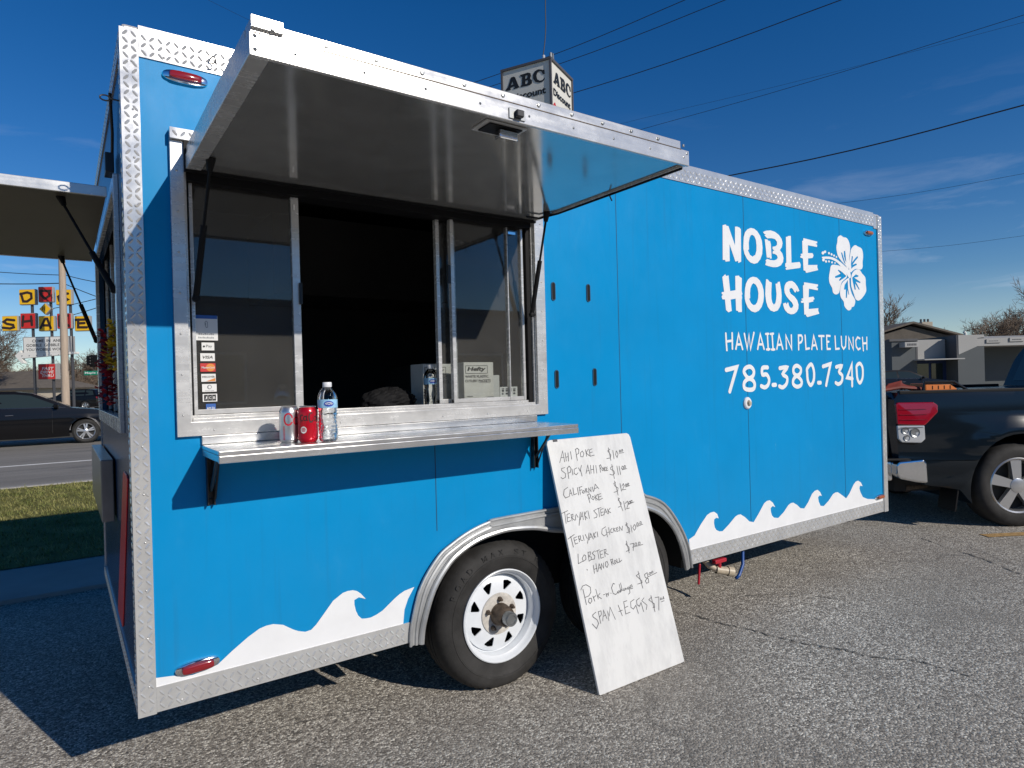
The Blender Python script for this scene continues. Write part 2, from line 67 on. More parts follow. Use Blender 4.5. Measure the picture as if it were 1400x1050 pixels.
TRUCK={'red':[(-1046,1096),(-1027,1105),(-732,1102),(-697,1077),(-703,1013),(-809,915),(-823,905),(-1046,918)],'white':[(-1047,907),(-823,905),(-821,786),(-856,755),(-1014,762),(-1042,792)],'bumper':[(-1061,576),(-1039,597),(-831,613),(-805,584),(-800,404),(-893,414),(-1036,446),(-1061,490)],'tray':[(-718,1257),(-484,1251),(-428,1199),(-486,1184),(-713,1190)]}
CRACKS=[([(2.761,0.141),(2.792,-0.089),(2.848,-0.347),(2.876,-0.516),(2.963,-0.677),(2.988,-0.806),(3.115,-0.979),(3.122,-1.185)],0.007,1),([(5.583,0.086),(5.405,-0.223),(5.25,-0.493),(4.998,-0.807)],0.01,2),([(3.283,0.094),(3.56,-0.08),(3.669,-0.343)],0.004,3),([(0.154,0.287),(0.615,0.29),(1.019,0.168)],0.004,4)]
# ------------------------------------------------------------------ materials
def nodes(name):
    m = bpy.data.materials.new(name); m.use_nodes = True
    return m, m.node_tree.nodes, m.node_tree.links, m.node_tree.nodes['Principled BSDF']
def tex(N, LK, kind, scale, coord='Object', stretch=None, **kw):
    t = N.new('ShaderNodeTexCoord'); n = N.new(kind); n.inputs['Scale'].default_value = scale
    src = t.outputs[coord]
    if stretch:
        mp = N.new('ShaderNodeMapping'); mp.inputs['Scale'].default_value = stretch; LK.new(src, mp.inputs[0]); src = mp.outputs[0]
    LK.new(src, n.inputs['Vector'])
    for k, v in kw.items(): n.inputs[k].default_value = v
    return n
def ramp(N, LK, src, stops):
    r = N.new('ShaderNodeValToRGB'); e = r.color_ramp.elements
    while len(e) < len(stops): e.new(0.5)
    for i, (p, c) in enumerate(stops):
        e[i].position = p; e[i].color = (c, c, c, 1) if isinstance(c, (int, float)) else (*c, 1)
    LK.new(src, r.inputs[0]); return r
def mat(name, col, rough=0.5, metal=0.0, var=0.0, vscale=6.0, bump=0.0, bscale=40.0, coat=0.0, spec=0.5, stretch=None, rvar=0.0, emit=0.0):
    m, N, LK, b = nodes(name)
    b.inputs['Roughness'].default_value = rough; b.inputs['Metallic'].default_value = metal
    b.inputs['Coat Weight'].default_value = coat; b.inputs['Specular IOR Level'].default_value = spec
    b.inputs['Base Color'].default_value = (*col, 1)
    if emit: b.inputs['Emission Color'].default_value = (*col, 1); b.inputs['Emission Strength'].default_value = emit
    if var or rvar:
        n = tex(N, LK, 'ShaderNodeTexNoise', vscale, stretch=stretch, Detail=6, Roughness=0.6)
        if var:
            r = ramp(N, LK, n.outputs[0], [(0.3, tuple(c*(1-var) for c in col)), (0.7, tuple(min(1, c*(1+var)) for c in col))])
            LK.new(r.outputs[0], b.inputs['Base Color'])
        if rvar:
            r = ramp(N, LK, n.outputs[0], [(0.3, max(0.02, rough-rvar)), (0.7, min(1, rough+rvar))]); LK.new(r.outputs[0], b.inputs['Roughness'])
    if bump:
        n = tex(N, LK, 'ShaderNodeTexNoise', bscale, Detail=4)
        bp = N.new('ShaderNodeBump'); bp.inputs['Strength'].default_value = bump; bp.inputs['Distance'].default_value = 0.01
        LK.new(n.outputs[0], bp.inputs['Height']); LK.new(bp.outputs[0], b.inputs['Normal'])
    return m
def mixin(N, LK, fac, a, bcol):
    x = N.new('ShaderNodeMix'); x.data_type = 'RGBA'; LK.new(fac, x.inputs['Factor'])
    if isinstance(a, tuple): x.inputs['A'].default_value = (*a, 1)
    else: LK.new(a, x.inputs['A'])
    if isinstance(bcol, tuple): x.inputs['B'].default_value = (*bcol, 1)
    else: LK.new(bcol, x.inputs['B'])
    return x.outputs['Result']

def blue_paint():
    m, N, LK, b = nodes('blue_paint')
    base = (0.0, 0.25, 0.56)
    n = tex(N, LK, 'ShaderNodeTexNoise', 1.3, Detail=5, Roughness=0.6)
    r = ramp(N, LK, n.outputs[0], [(0.3, tuple(c*0.93 for c in base)), (0.7, tuple(c*1.06 for c in base))])
    sm = tex(N, LK, 'ShaderNodeTexNoise', 5.0, stretch=(1, 1, 0.5), Detail=8, Roughness=0.72)      # chalky rubs
    f = ramp(N, LK, sm.outputs[0], [(0.58, 0.0), (0.80, 0.20)])
    c = mixin(N, LK, f.outputs[0], r.outputs[0], (0.06, 0.34, 0.62))
    st = tex(N, LK, 'ShaderNodeTexNoise', 30.0, stretch=(1, 1, 0.035), Detail=4, Roughness=0.6)      # faint run-off streaks
    f2 = ramp(N, LK, st.outputs[0], [(0.56, 0.0), (0.78, 0.26)])
    c = mixin(N, LK, f2.outputs[0], c, (0.02, 0.13, 0.26))
    sc2 = tex(N, LK, 'ShaderNodeTexNoise', 11.0, stretch=(1, 1, 0.45), Detail=10, Roughness=0.68)      # pale scuffs
    f3 = ramp(N, LK, sc2.outputs[0], [(0.69, 0.0), (0.74, 0.5)]); c = mixin(N, LK, f3.outputs[0], c, (0.24, 0.48, 0.66))
    wz = N.new('ShaderNodeTexCoord'); sx = N.new('ShaderNodeSeparateXYZ'); LK.new(wz.outputs['Object'], sx.inputs[0])      # road film along the bottom
    gr = N.new('ShaderNodeMapRange'); gr.inputs['From Min'].default_value = 0.95; gr.inputs['From Max'].default_value = 0.38; gr.inputs['To Max'].default_value = 0.30; LK.new(sx.outputs['Z'], gr.inputs['Value'])
    gm = N.new('ShaderNodeMath'); gm.operation = 'MULTIPLY'; LK.new(gr.outputs[0], gm.inputs[0]); LK.new(sm.outputs[0], gm.inputs[1])
    c = mixin(N, LK, gm.outputs[0], c, (0.05, 0.20, 0.34))
    LK.new(c, b.inputs['Base Color'])
    r2 = ramp(N, LK, sm.outputs[0], [(0.3, 0.30), (0.75, 0.52)]); LK.new(r2.outputs[0], b.inputs['Roughness'])
    b.inputs['Specular IOR Level'].default_value = 0.16
    w_ = tex(N, LK, 'ShaderNodeTexNoise', 2.2, Detail=2)
    bp = N.new('ShaderNodeBump'); bp.inputs['Strength'].default_value = 0.35; bp.inputs['Distance'].default_value = 0.03
    LK.new(w_.outputs[0], bp.inputs['Height']); LK.new(bp.outputs[0], b.inputs['Normal'])
    return m
def asphalt():
    m, N, LK, b = nodes('asphalt')
    v = tex(N, LK, 'ShaderNodeTexVoronoi', 118.0, Randomness=1.0)
    r = ramp(N, LK, v.outputs['Color'], [(0.10, (0.085, 0.076, 0.066)), (0.38, (0.31, 0.282, 0.243)), (0.70, (0.55, 0.50, 0.43)), (0.90, (1.0, 0.95, 0.83))])
    g = N.new('ShaderNodeSeparateColor'); LK.new(v.outputs['Color'], g.inputs[0]); LK.new(g.outputs[0], r.inputs[0])
    v2 = tex(N, LK, 'ShaderNodeTexVoronoi', 330.0, Randomness=1.0)
    g2 = N.new('ShaderNodeSeparateColor'); LK.new(v2.outputs['Color'], g2.inputs[0])
    f2 = ramp(N, LK, g2.outputs[1], [(0.55, 0.0), (0.62, 0.75)])
    c = mixin(N, LK, f2.outputs[0], r.outputs[0], (0.29, 0.264, 0.227))
    n = tex(N, LK, 'ShaderNodeTexNoise', 0.7, Detail=8, Roughness=0.66)
    f = ramp(N, LK, n.outputs[0], [(0.38, 0.0), (0.66, 0.62)])
    c = mixin(N, LK, f.outputs[0], c, (0.23, 0.207, 0.178))
    n3 = tex(N, LK, 'ShaderNodeTexNoise', 2.3, Detail=5)
    f3 = ramp(N, LK, n3.outputs[0], [(0.62, 0.0), (0.78, 0.35)])
    c = mixin(N, LK, f3.outputs[0], c, (0.36, 0.33, 0.28))
    t = N.new('ShaderNodeTexCoord')                                    # a few long wandering cracks
    wn = N.new('ShaderNodeTexNoise'); wn.inputs['Scale'].default_value = 1.7; wn.inputs['Detail'].default_value = 6; LK.new(t.outputs['Object'], wn.inputs['Vector'])
    av = N.new('ShaderNodeMix'); av.data_type = 'RGBA'; av.inputs['Factor'].default_value = 0.28; LK.new(t.outputs['Object'], av.inputs['A']); LK.new(wn.outputs['Color'], av.inputs['B'])
    vc = N.new('ShaderNodeTexVoronoi'); vc.feature = 'DISTANCE_TO_EDGE'; vc.inputs['Scale'].default_value = 0.42; LK.new(av.outputs['Result'], vc.inputs['Vector'])
    f4 = ramp(N, LK, vc.outputs['Distance'], [(0.0, 0.3), (0.003, 0.15), (0.006, 0.0)])
    br = ramp(N, LK, n.outputs[0], [(0.42, 0.0), (0.55, 1.0)])
    m4 = N.new('ShaderNodeMath'); m4.operation = 'MULTIPLY'; LK.new(f4.outputs[0], m4.inputs[0]); LK.new(br.outputs[0], m4.inputs[1])
    c = mixin(N, LK, m4.outputs[0], c, (0.04, 0.04, 0.04))
    LK.new(c, b.inputs['Base Color']); b.inputs['Roughness'].default_value = 0.85; b.inputs['Specular IOR Level'].default_value = 0.35
    bp = N.new('ShaderNodeBump'); bp.inputs['Strength'].default_value = 0.7; bp.inputs['Distance'].default_value = 0.005
    LK.new(v.outputs['Distance'], bp.inputs['Height']); bp.invert = True; LK.new(bp.outputs[0], b.inputs['Normal'])
    return m
def road_mat():
    m, N, LK, b = nodes('road_asphalt')
    n = tex(N, LK, 'ShaderNodeTexNoise', 1.0, stretch=(0.12, 0.8, 1), Detail=8, Roughness=0.65)
    r = ramp(N, LK, n.outputs[0], [(0.3, (0.185, 0.172, 0.152)), (0.7, (0.29, 0.27, 0.24))])
    n2 = tex(N, LK, 'ShaderNodeTexNoise', 60.0, Detail=3)
    r2 = ramp(N, LK, n2.outputs[0], [(0.3, 0.8), (0.7, 1.15)])
    x = N.new('ShaderNodeMix'); x.data_type = 'RGBA'; x.blend_type = 'MULTIPLY'; x.inputs['Factor'].default_value = 1
    LK.new(r.outputs[0], x.inputs['A']); LK.new(r2.outputs[0], x.inputs['B'])
    wv = tex(N, LK, 'ShaderNodeTexNoise', 0.35, stretch=(0.3, 3.2, 1), Detail=6)
    f = ramp(N, LK, wv.outputs[0], [(0.485, 0.0), (0.5, 0.55), (0.515, 0.0)])
    c = mixin(N, LK, f.outputs[0], x.outputs['Result'], (0.05, 0.05, 0.05))
    LK.new(c, b.inputs['Base Color']); b.inputs['Roughness'].default_value = 0.85
    return m
def glass_pane():
    m, N, LK, b = nodes('dusty_window_glass')
    out = N['Material Output']; N.remove(b)
    tr = N.new('ShaderNodeBsdfTransparent'); tr.inputs[0].default_value = (0.86, 0.88, 0.88, 1)
    df = N.new('ShaderNodeBsdfDiffuse')
    n = tex(N, LK, 'ShaderNodeTexNoise', 7.0, Detail=6)
    r = ramp(N, LK, n.outputs[0], [(0.3, (0.36, 0.345, 0.32)), (0.75, (0.52, 0.50, 0.46))]); LK.new(r.outputs[0], df.inputs[0])
    mx1 = N.new('ShaderNodeMixShader'); mx1.inputs[0].default_value = 0.062; LK.new(tr.outputs[0], mx1.inputs[1]); LK.new(df.outputs[0], mx1.inputs[2])
    gl = N.new('ShaderNodeBsdfGlossy'); gl.inputs['Roughness'].default_value = 0.015
    fr = N.new('ShaderNodeFresnel'); fr.inputs[0].default_value = 1.5
    mx2 = N.new('ShaderNodeMixShader'); LK.new(fr.outputs[0], mx2.inputs[0]); LK.new(mx1.outputs[0], mx2.inputs[1]); LK.new(gl.outputs[0], mx2.inputs[2])
    LK.new(mx2.outputs[0], out.inputs[0])
    return m
def brushed(name, col, rough, amount=0.15, axis=(0.6, 40, 40), metal=1.0):
    m, N, LK, b = nodes(name)
    b.inputs['Metallic'].default_value = metal
    n = tex(N, LK, 'ShaderNodeTexNoise', 6.0, stretch=axis, Detail=5)
    s = tex(N, LK, 'ShaderNodeTexNoise', 9.0, Detail=8, Roughness=0.7)
    a = N.new('ShaderNodeMath'); a.operation = 'ADD'; LK.new(n.outputs[0], a.inputs[0]); LK.new(s.outputs[0], a.inputs[1])
    h = N.new('ShaderNodeMath'); h.operation = 'MULTIPLY'; h.inputs[1].default_value = 0.5; LK.new(a.outputs[0], h.inputs[0])
    r = ramp(N, LK, h.outputs[0], [(0.35, max(0.04, rough-amount)), (0.65, rough+amount)]); LK.new(r.outputs[0], b.inputs['Roughness'])
    r2 = ramp(N, LK, s.outputs[0], [(0.3, tuple(c*0.82 for c in col)), (0.65, col)]); LK.new(r2.outputs[0], b.inputs['Base Color'])
    bp = N.new('ShaderNodeBump'); bp.inputs['Strength'].default_value = 0.06; bp.inputs['Distance'].default_value = 0.002
    LK.new(s.outputs[0], bp.inputs['Height']); LK.new(bp.outputs[0], b.inputs['Normal'])
    return m
def board_mat():
    m, N, LK, b = nodes('whiteboard')
    s = tex(N, LK, 'ShaderNodeTexNoise', 3.0, stretch=(4, 4, 1.0), Detail=9, Roughness=0.7)
    r = ramp(N, LK, s.outputs[0], [(0.34, (0.58, 0.585, 0.58)), (0.55, (0.70, 0.705, 0.695))])
    d = tex(N, LK, 'ShaderNodeTexNoise', 16.0, stretch=(1.6, 1, 0.5), Detail=6, Roughness=0.75)
    f = ramp(N, LK, d.outputs[0], [(0.62, 0.0), (0.78, 0.40)])
    c = mixin(N, LK, f.outputs[0], r.outputs[0], (0.34, 0.345, 0.345))
    LK.new(c, b.inputs['Base Color']); b.inputs['Roughness'].default_value = 0.42
    return m
def grass_mat(name, a, bcol):
    m, N, LK, b = nodes(name)
    n = tex(N, LK, 'ShaderNodeTexNoise', 3.0, Detail=8, Roughness=0.7)
    r = ramp(N, LK, n.outputs[0], [(0.32, a), (0.68, bcol)]); LK.new(r.outputs[0], b.inputs['Base Color']); b.inputs['Roughness'].default_value = 0.9
    b.inputs['Specular IOR Level'].default_value = 0.1
    return m
def clear_plastic():
    m, N, LK, b = nodes('clear_plastic')
    b.inputs['Base Color'].default_value = (0.96, 0.985, 1, 1); b.inputs['Roughness'].default_value = 0.03
    b.inputs['Transmission Weight'].default_value = 1; b.inputs['IOR'].default_value = 1.34
    return m
M = dict(
 blue=blue_paint(), asphalt=asphalt(), road=road_mat(), pane=glass_pane(), board=board_mat(), clear=clear_plastic(),
 white=mat('white_vinyl', (0.78, 0.79, 0.80), 0.45, var=0.04, vscale=9),
 plate=brushed('diamond_plate', (0.66, 0.66, 0.65), 0.20, 0.08, (1, 1, 1), 0.45),
 alu=brushed('mill_aluminium', (0.70, 0.695, 0.68), 0.25, 0.09, (0.6, 9, 9), 0.42),
 sheet=brushed('sheet_aluminium', (0.64, 0.64, 0.62), 0.13, 0.05, (1, 1, 1), 0.72),
 steel=brushed('stainless_steel', (0.78, 0.78, 0.77), 0.22, 0.08, (0.6, 20, 20), 0.82),
 fender=brushed('fender_aluminium', (0.58, 0.59, 0.59), 0.40, 0.10, (1, 1, 1), 0.7),
 chrome=mat('chrome', (0.78, 0.79, 0.80), 0.10, 1.0),
 black=mat('black_rubber', (0.008, 0.008, 0.009), 0.6, spec=0.2), blackmetal=mat('black_metal', (0.015, 0.015, 0.016), 0.35, 0.0),
 tyre=mat('tyre_rubber', (0.030, 0.029, 0.028), 0.7, var=0.4, vscale=9, bump=0.10, bscale=160, spec=0.3), tyreletter=mat('tyre_letter_rubber', (0.017, 0.0165, 0.016), 0.6), dullsteel=mat('dull_steel', (0.24, 0.235, 0.225), 0.32, 0.55, var=0.25, vscale=6, stretch=(1, 8, 0.5)), rearsheet=mat('dull_brown_sheet', (0.15, 0.125, 0.085), 0.42, 0.25, var=0.12, vscale=3), rearblue=mat('dark_blue_rear', (0.008, 0.04, 0.10), 0.25, var=0.1),
 wheelwhite=mat('white_wheel_paint', (0.72, 0.75, 0.78), 0.32, var=0.05, vscale=12),
 dirtywhite=mat('dirty_white_paint', (0.55, 0.52, 0.47), 0.5, var=0.25, vscale=35),
 rust=mat('rusty_hub', (0.10, 0.075, 0.055), 0.6, 0.4, var=0.4, vscale=60),
 hubcap=mat('grey_hub_cap', (0.30, 0.31, 0.31), 0.35, 0.8),
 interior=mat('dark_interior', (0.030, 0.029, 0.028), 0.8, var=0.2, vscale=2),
 seam=mat('dark_blue_seam', (0.004, 0.05, 0.11), 0.6),
 red_lens=mat('red_lens', (0.25, 0.012, 0.018), 0.15, coat=0.6), amber=mat('amber_lens', (0.40, 0.10, 0.03), 0.2, coat=0.4),
 reflector=mat('red_reflective_tape', (0.70, 0.015, 0.03), 0.4, var=0.2, vscale=90),
 lamp=mat('warm_lamp_diffuser', (0.80, 0.68, 0.48), 0.5, emit=0.16),
 ink=mat('marker_ink', (0.11, 0.11, 0.115), 0.6, var=0.5, vscale=60), letter_black=mat('black_lettering', (0.012, 0.012, 0.012), 0.5),
 sticker=mat('sticker_white', (0.70, 0.70, 0.68), 0.5), sblue=mat('sticker_blue', (0.02, 0.10, 0.36), 0.5), sred=mat('sticker_red', (0.50, 0.02, 0.02), 0.5), sorange=mat('sticker_orange', (0.65, 0.22, 0.03), 0.5), sgrey=mat('sticker_grey', (0.22, 0.23, 0.24), 0.5),
 carton=mat('printed_carton', (0.74, 0.72, 0.67), 0.7, var=0.1, vscale=12), bagp=mat('shade_tinted_bag', (0.011, 0.011, 0.012), 0.7, spec=0.15),
 can_silver=mat('silver_can', (0.70, 0.71, 0.72), 0.28, 0.9), can_red=mat('red_can', (0.55, 0.005, 0.02), 0.25, 0.35, coat=0.3), can_top=mat('can_lid', (0.8, 0.8, 0.8), 0.25, 1.0),
 red_ink=mat('red_lettering', (0.50, 0.01, 0.03), 0.4), label_blue=mat('bottle_label', (0.30, 0.55, 0.78), 0.4, var=0.3, vscale=60), label_navy=mat('label_badge', (0.03, 0.06, 0.38), 0.4), cap=mat('white_cap', (0.75, 0.76, 0.78), 0.4),
 pvc=mat('tan_pipe', (0.50, 0.42, 0.30), 0.45, var=0.15, vscale=40), red_handle=mat('red_handle', (0.42, 0.015, 0.03), 0.35), hose=mat('blue_hose', (0.01, 0.07, 0.28), 0.4),
 crackfill=mat('crack_filler', (0.125, 0.118, 0.108), 0.9), concrete=mat('concrete', (0.36, 0.345, 0.32), 0.85, var=0.16, vscale=1.5, bump=0.2, bscale=120), under=mat('underbody', (0.02, 0.02, 0.02), 0.8),
 grass_base=grass_mat('grass_soil', (0.10, 0.10, 0.03), (0.22, 0.21, 0.07)), blade=grass_mat('grass_blades', (0.10, 0.15, 0.03), (0.42, 0.37, 0.15)),
 roadpaint=mat('white_road_paint', (0.80, 0.78, 0.73), 0.7, var=0.15, vscale=5), yellowpaint=mat('worn_yellow_paint', (0.42, 0.26, 0.10), 0.8, var=0.4, vscale=25),
 carblack=mat('black_car_paint', (0.005, 0.005, 0.006), 0.16, spec=0.35), carglass=mat('car_glass', (0.022, 0.032, 0.032), 0.06, spec=0.5), truck=mat('dark_truck_paint', (0.0055, 0.0095, 0.014), 0.13, spec=0.42),
 alloy=mat('alloy_wheel', (0.62, 0.63, 0.64), 0.28, 0.85), lampclear=mat('clear_lamp', (0.65, 0.66, 0.66), 0.15, 0.3, coat=0.5), tail=mat('tail_lamp_red', (0.30, 0.003, 0.012), 0.10, coat=1.0),
 orange=mat('orange_plastic', (0.72, 0.20, 0.035), 0.5, var=0.08), rustred=mat('rust_red_plastic', (0.20, 0.035, 0.02), 0.6, var=0.3, vscale=20),
 lei_red=mat('red_petals', (0.36, 0.01, 0.03), 0.7, var=0.3, vscale=60), lei_yellow=mat('yellow_petals', (0.62, 0.42, 0.02), 0.7, var=0.2, vscale=60),
 signwhite=mat('sign_face_white', (0.66, 0.64, 0.58), 0.5, var=0.05, vscale=3), signframe=mat('sign_frame_grey', (0.09, 0.085, 0.09), 0.5), sign_yellow=mat('sign_yellow', (0.88, 0.50, 0.01), 0.5), sign_red=mat('sign_red', (0.60, 0.025, 0.02), 0.5), brown_ink=mat('dark_brown_lettering', (0.035, 0.015, 0.01), 0.6), sign_edge=mat('sign_edge', (0.33, 0.32, 0.31), 0.5),
 steelpost=mat('dark_steel_post', (0.05, 0.05, 0.055), 0.5), wood=mat('weathered_pole_wood', (0.42, 0.33, 0.25), 0.85, var=0.2, vscale=5, stretch=(6, 6, 0.3)), wire=mat('wire_black', (0.012, 0.012, 0.014), 0.6),
 green_sign=mat('street_sign_green', (0.0, 0.22, 0.13), 0.5), bark=mat('grey_brown_bark', (0.12, 0.095, 0.075), 0.9, var=0.25, vscale=3), twig=mat('brown_twigs', (0.17, 0.125, 0.09), 0.9, var=0.55, vscale=0.5),
 render=mat('shaded_grey_render', (0.085, 0.095, 0.10), 0.85, var=0.06, vscale=0.5), pale=mat('lit_pale_render', (0.36, 0.355, 0.34), 0.85, var=0.05, vscale=0.6), darkwall=mat('dark_fascia', (0.09, 0.09, 0.095), 0.8), entry=mat('blue_entry', (0.012, 0.03, 0.10), 0.7), shingle=mat('brown_shingles', (0.13, 0.11, 0.09), 0.9, var=0.2, vscale=2.5), siding=mat('brown_siding', (0.10, 0.085, 0.07), 0.9, var=0.25, vscale=1.0), brightwin=mat('white_trim_window', (0.75, 0.73, 0.68), 0.4), addedshopwall=mat('blue_grey_wall', (0.16, 0.20, 0.26), 0.85), tan=mat('tan_wall', (0.40, 0.35, 0.28), 0.85, var=0.06, vscale=1),
)
# ------------------------------------------------------------------ mesh helpers
def inside(p, loops):
    c = False
    for l in loops:
        for i in range(len(l)):
            a, b = l[i], l[i-1]
            if (a[1] > p[1]) != (b[1] > p[1]) and p[0] < (b[0]-a[0])*(p[1]-a[1])/(b[1]-a[1])+a[0]: c = not c
    return c
def fill(loops):
    v, e = [], []
    for l in loops:
        k = len(v); v += [Vector(p[:2]) for p in l]; e += [(k+i, k+(i+1) % len(l)) for i in range(len(l))]
    vo, eo, fo, *_ = delaunay_2d_cdt(v, e, [], 0, 1e-7)
    fs = []
    for f in fo:
        c = [sum(vo[i][k] for i in f)/3 for k in (0, 1)]
        if inside(c, loops):
            a, b, d = (vo[i] for i in f)
            if (b.x-a.x)*(d.y-a.y)-(b.y-a.y)*(d.x-a.x) < 0: f = f[::-1]
            fs.append(list(f))
    return [tuple(p) for p in vo], fs
class MB:
    def __init__(s): s.v, s.f, s.cuts = [], [], []
    def add(s, v, f):
        k = len(s.v); s.cuts.append((k, len(s.f))); s.v += [tuple(p) for p in v]; s.f += [[i+k for i in q] for q in f]; return s
    def box(s, x0, x1, y0, y1, z0, z1):
        return s.add([(x, y, z) for x in (x0, x1) for y in (y0, y1) for z in (z0, z1)], [(0,1,3,2),(4,6,7,5),(0,4,5,1),(2,3,7,6),(0,2,6,4),(1,5,7,3)])
    def tube(s, pts, r, n=8, caps=True, close=False):
        pts = [Vector(p) for p in pts]; m = len(pts); rs = r if isinstance(r, (list, tuple)) else [r]*m
        vs, fs = [], []; up = None
        for i, p in enumerate(pts):
            a = pts[i-1] if (i or close) else p; b = pts[(i+1) % m] if (i < m-1 or close) else p
            d = (b-a).normalized() if (b-a).length > 1e-9 else Vector((0,0,1))
            if up is None: up = d.orthogonal().normalized()
            up = (up-d*up.dot(d)); up = up.normalized() if up.length > 1e-6 else d.orthogonal().normalized()
            sd = d.cross(up)
            for k in range(n):
                t = 2*math.pi*k/n; vs.append(p+(up*math.cos(t)+sd*math.sin(t))*rs[i])
        for i in range(m if close else m-1):
            for k in range(n):
                a, b = i*n+k, i*n+(k+1) % n; c, d = ((i+1) % m)*n+(k+1) % n, ((i+1) % m)*n+k
                fs.append((a, b, c, d))
        if caps and not close: fs += [tuple(range(n))[::-1], tuple((m-1)*n+k for k in range(n))]
        return s.add(vs, fs)
    def lathe(s, prof, n=32, axis='Z', at=(0,0,0), close=False, jag=None):
        vs, fs = [], []
        for i in range(n):
            t = 2*math.pi*i/n; c, q = math.cos(t), math.sin(t)
            for j, (r, h) in enumerate(prof):
                if jag: r += jag(i, j)
                p = {'Z': (r*c, r*q, h), 'Y': (r*c, h, r*q), 'X': (h, r*c, r*q)}[axis]
                vs.append((p[0]+at[0], p[1]+at[1], p[2]+at[2]))
        m = len(prof)
        for i in range(n):
            for j in range(m if close else m-1):
                a, b = i*m+j, i*m+(j+1) % m; c, d = ((i+1) % n)*m+(j+1) % m, ((i+1) % n)*m+j
                fs.append((a, b, c, d) if axis != 'Y' else (a, d, c, b))
        return s.add(vs, fs)
    def plate(s, loops, t, fn):
        """flat outline given real thickness; fn maps (u, v, depth) to a point"""
        v, f = fill(loops); n = len(v)
        vs = [fn(p[0], p[1], 0) for p in v]+[fn(p[0], p[1], t) for p in v]
        fs = list(f)+[[i+n for i in q[::-1]] for q in f]
        cnt = {}
        for q in f:
            for i in range(len(q)): cnt[(q[i], q[(i+1) % len(q)])] = 1
        for (a, b) in cnt:
            if (b, a) not in cnt: fs.append([b, a, a+n, b+n])
        return s.add(vs, fs)
    def ribbon(s, pts, wd, fn, lift=0.0):
        """pen stroke: a flat ribbon with rounded ends"""
        P = [Vector(p[:2]) for p in pts]; h = wd/2
        L, R = [], []
        closed = (P[0]-P[-1]).length < 1e-6 and len(P) > 2
        if closed: P = P[:-1]
        m = len(P)
        for i, p in enumerate(P):
            a = P[i-1] if (i or closed) else None; b = P[(i+1) % m] if (i < m-1 or closed) else None
            d1 = (p-a).normalized() if a is not None and (p-a).length > 0 else None; d2 = (b-p).normalized() if b is not None and (b-p).length > 0 else None
            d = (d1+d2) if d1 and d2 else (d1 or d2)
            if d.length < 0.2: d = d1
            d = d.normalized(); nn = Vector((-d.y, d.x))
            k = h
            if d1 and d2:
                cs = max(0.45, nn.dot(Vector((-d1.y, d1.x)))); k = h/cs
            L.append(p+nn*k); R.append(p-nn*k)
        gl = [lift if closed else lift-8e-6*i for i in range(m)]      # a crossing stroke never lies in one plane with itself
        vs = [fn(q.x, q.y, gl[i]) for i, q in enumerate(L)]+[fn(q.x, q.y, gl[i]) for i, q in enumerate(R)]
        fs = [(i+m, (i+1) % m+m, (i+1) % m, i) for i in range(m if closed else m-1)]
        s.add(vs, fs)
        if not closed:
            for e, o, lf_ in ((P[0], P[1], lift), (P[-1], P[-2], gl[-1])):
                d = (e-o).normalized(); nn = Vector((-d.y, d.x)); arc = [e+nn*h*math.cos(t)+d*h*math.sin(t) for t in [math.pi*k/6 for k in range(7)]]
                s.add([fn(q.x, q.y, lf_-2e-6) for q in arc], [tuple(range(7))[::-1]])
        return s
    def ob(s, name, m, parent=None, bevel=0.0, smooth=False, segs=2, ang=35):
        me = bpy.data.meshes.new(name); me.from_pydata(s.v, [], s.f); me.validate()
        o = bpy.data.objects.new(name, me); COL.objects.link(o)
        me.materials.append(M[m] if isinstance(m, str) else m)
        if smooth:
            for p in me.polygons: p.use_smooth = True
            if smooth is not True:
                me.set_sharp_from_angle(angle=R_(smooth))
        if bevel:
            b = o.modifiers.new('bevel', 'BEVEL'); b.width = bevel; b.segments = segs; b.limit_method = 'ANGLE'; b.angle_limit = R_(ang); b.harden_normals = False
        if parent: o.parent = parent
        return o
def each(mb, name, m, parent=None, n=1, **kw):
    """every n added shapes become one object of their own"""
    c = mb.cuts[::n]+[(len(mb.v), len(mb.f))]; out = []
    for (a, b), (a2, b2) in zip(c, c[1:]):
        q = MB(); q.v = mb.v[a:a2]; q.f = [[i-a for i in f_] for f_ in mb.f[b:b2]]; out.append(q.ob(name, m, parent, **kw))
    return out
def box_ob(name, m, dims, parent=None, bevel=0.0): return MB().box(*dims).ob(name, m, parent, bevel)
def tag(o, label, cat, group=None):
    o['label'] = label; o['category'] = cat
    if group: o['group'] = group
    return o
def thing(name, label, cat, loc=(0, 0, 0), rz=0.0, group=None):
    o = bpy.data.objects.new(name, None); COL.objects.link(o); o.location = loc; o.rotation_euler = (0, 0, rz); o.empty_display_size = 0.2
    return tag(o, label, cat, group)
def struct(o): o['kind'] = 'structure'; return o
def copy_tree(o, parent=None):
    c = o.copy(); COL.objects.link(c)
    if parent: c.parent = parent
    for ch in list(o.children): copy_tree(ch, c)
    return c
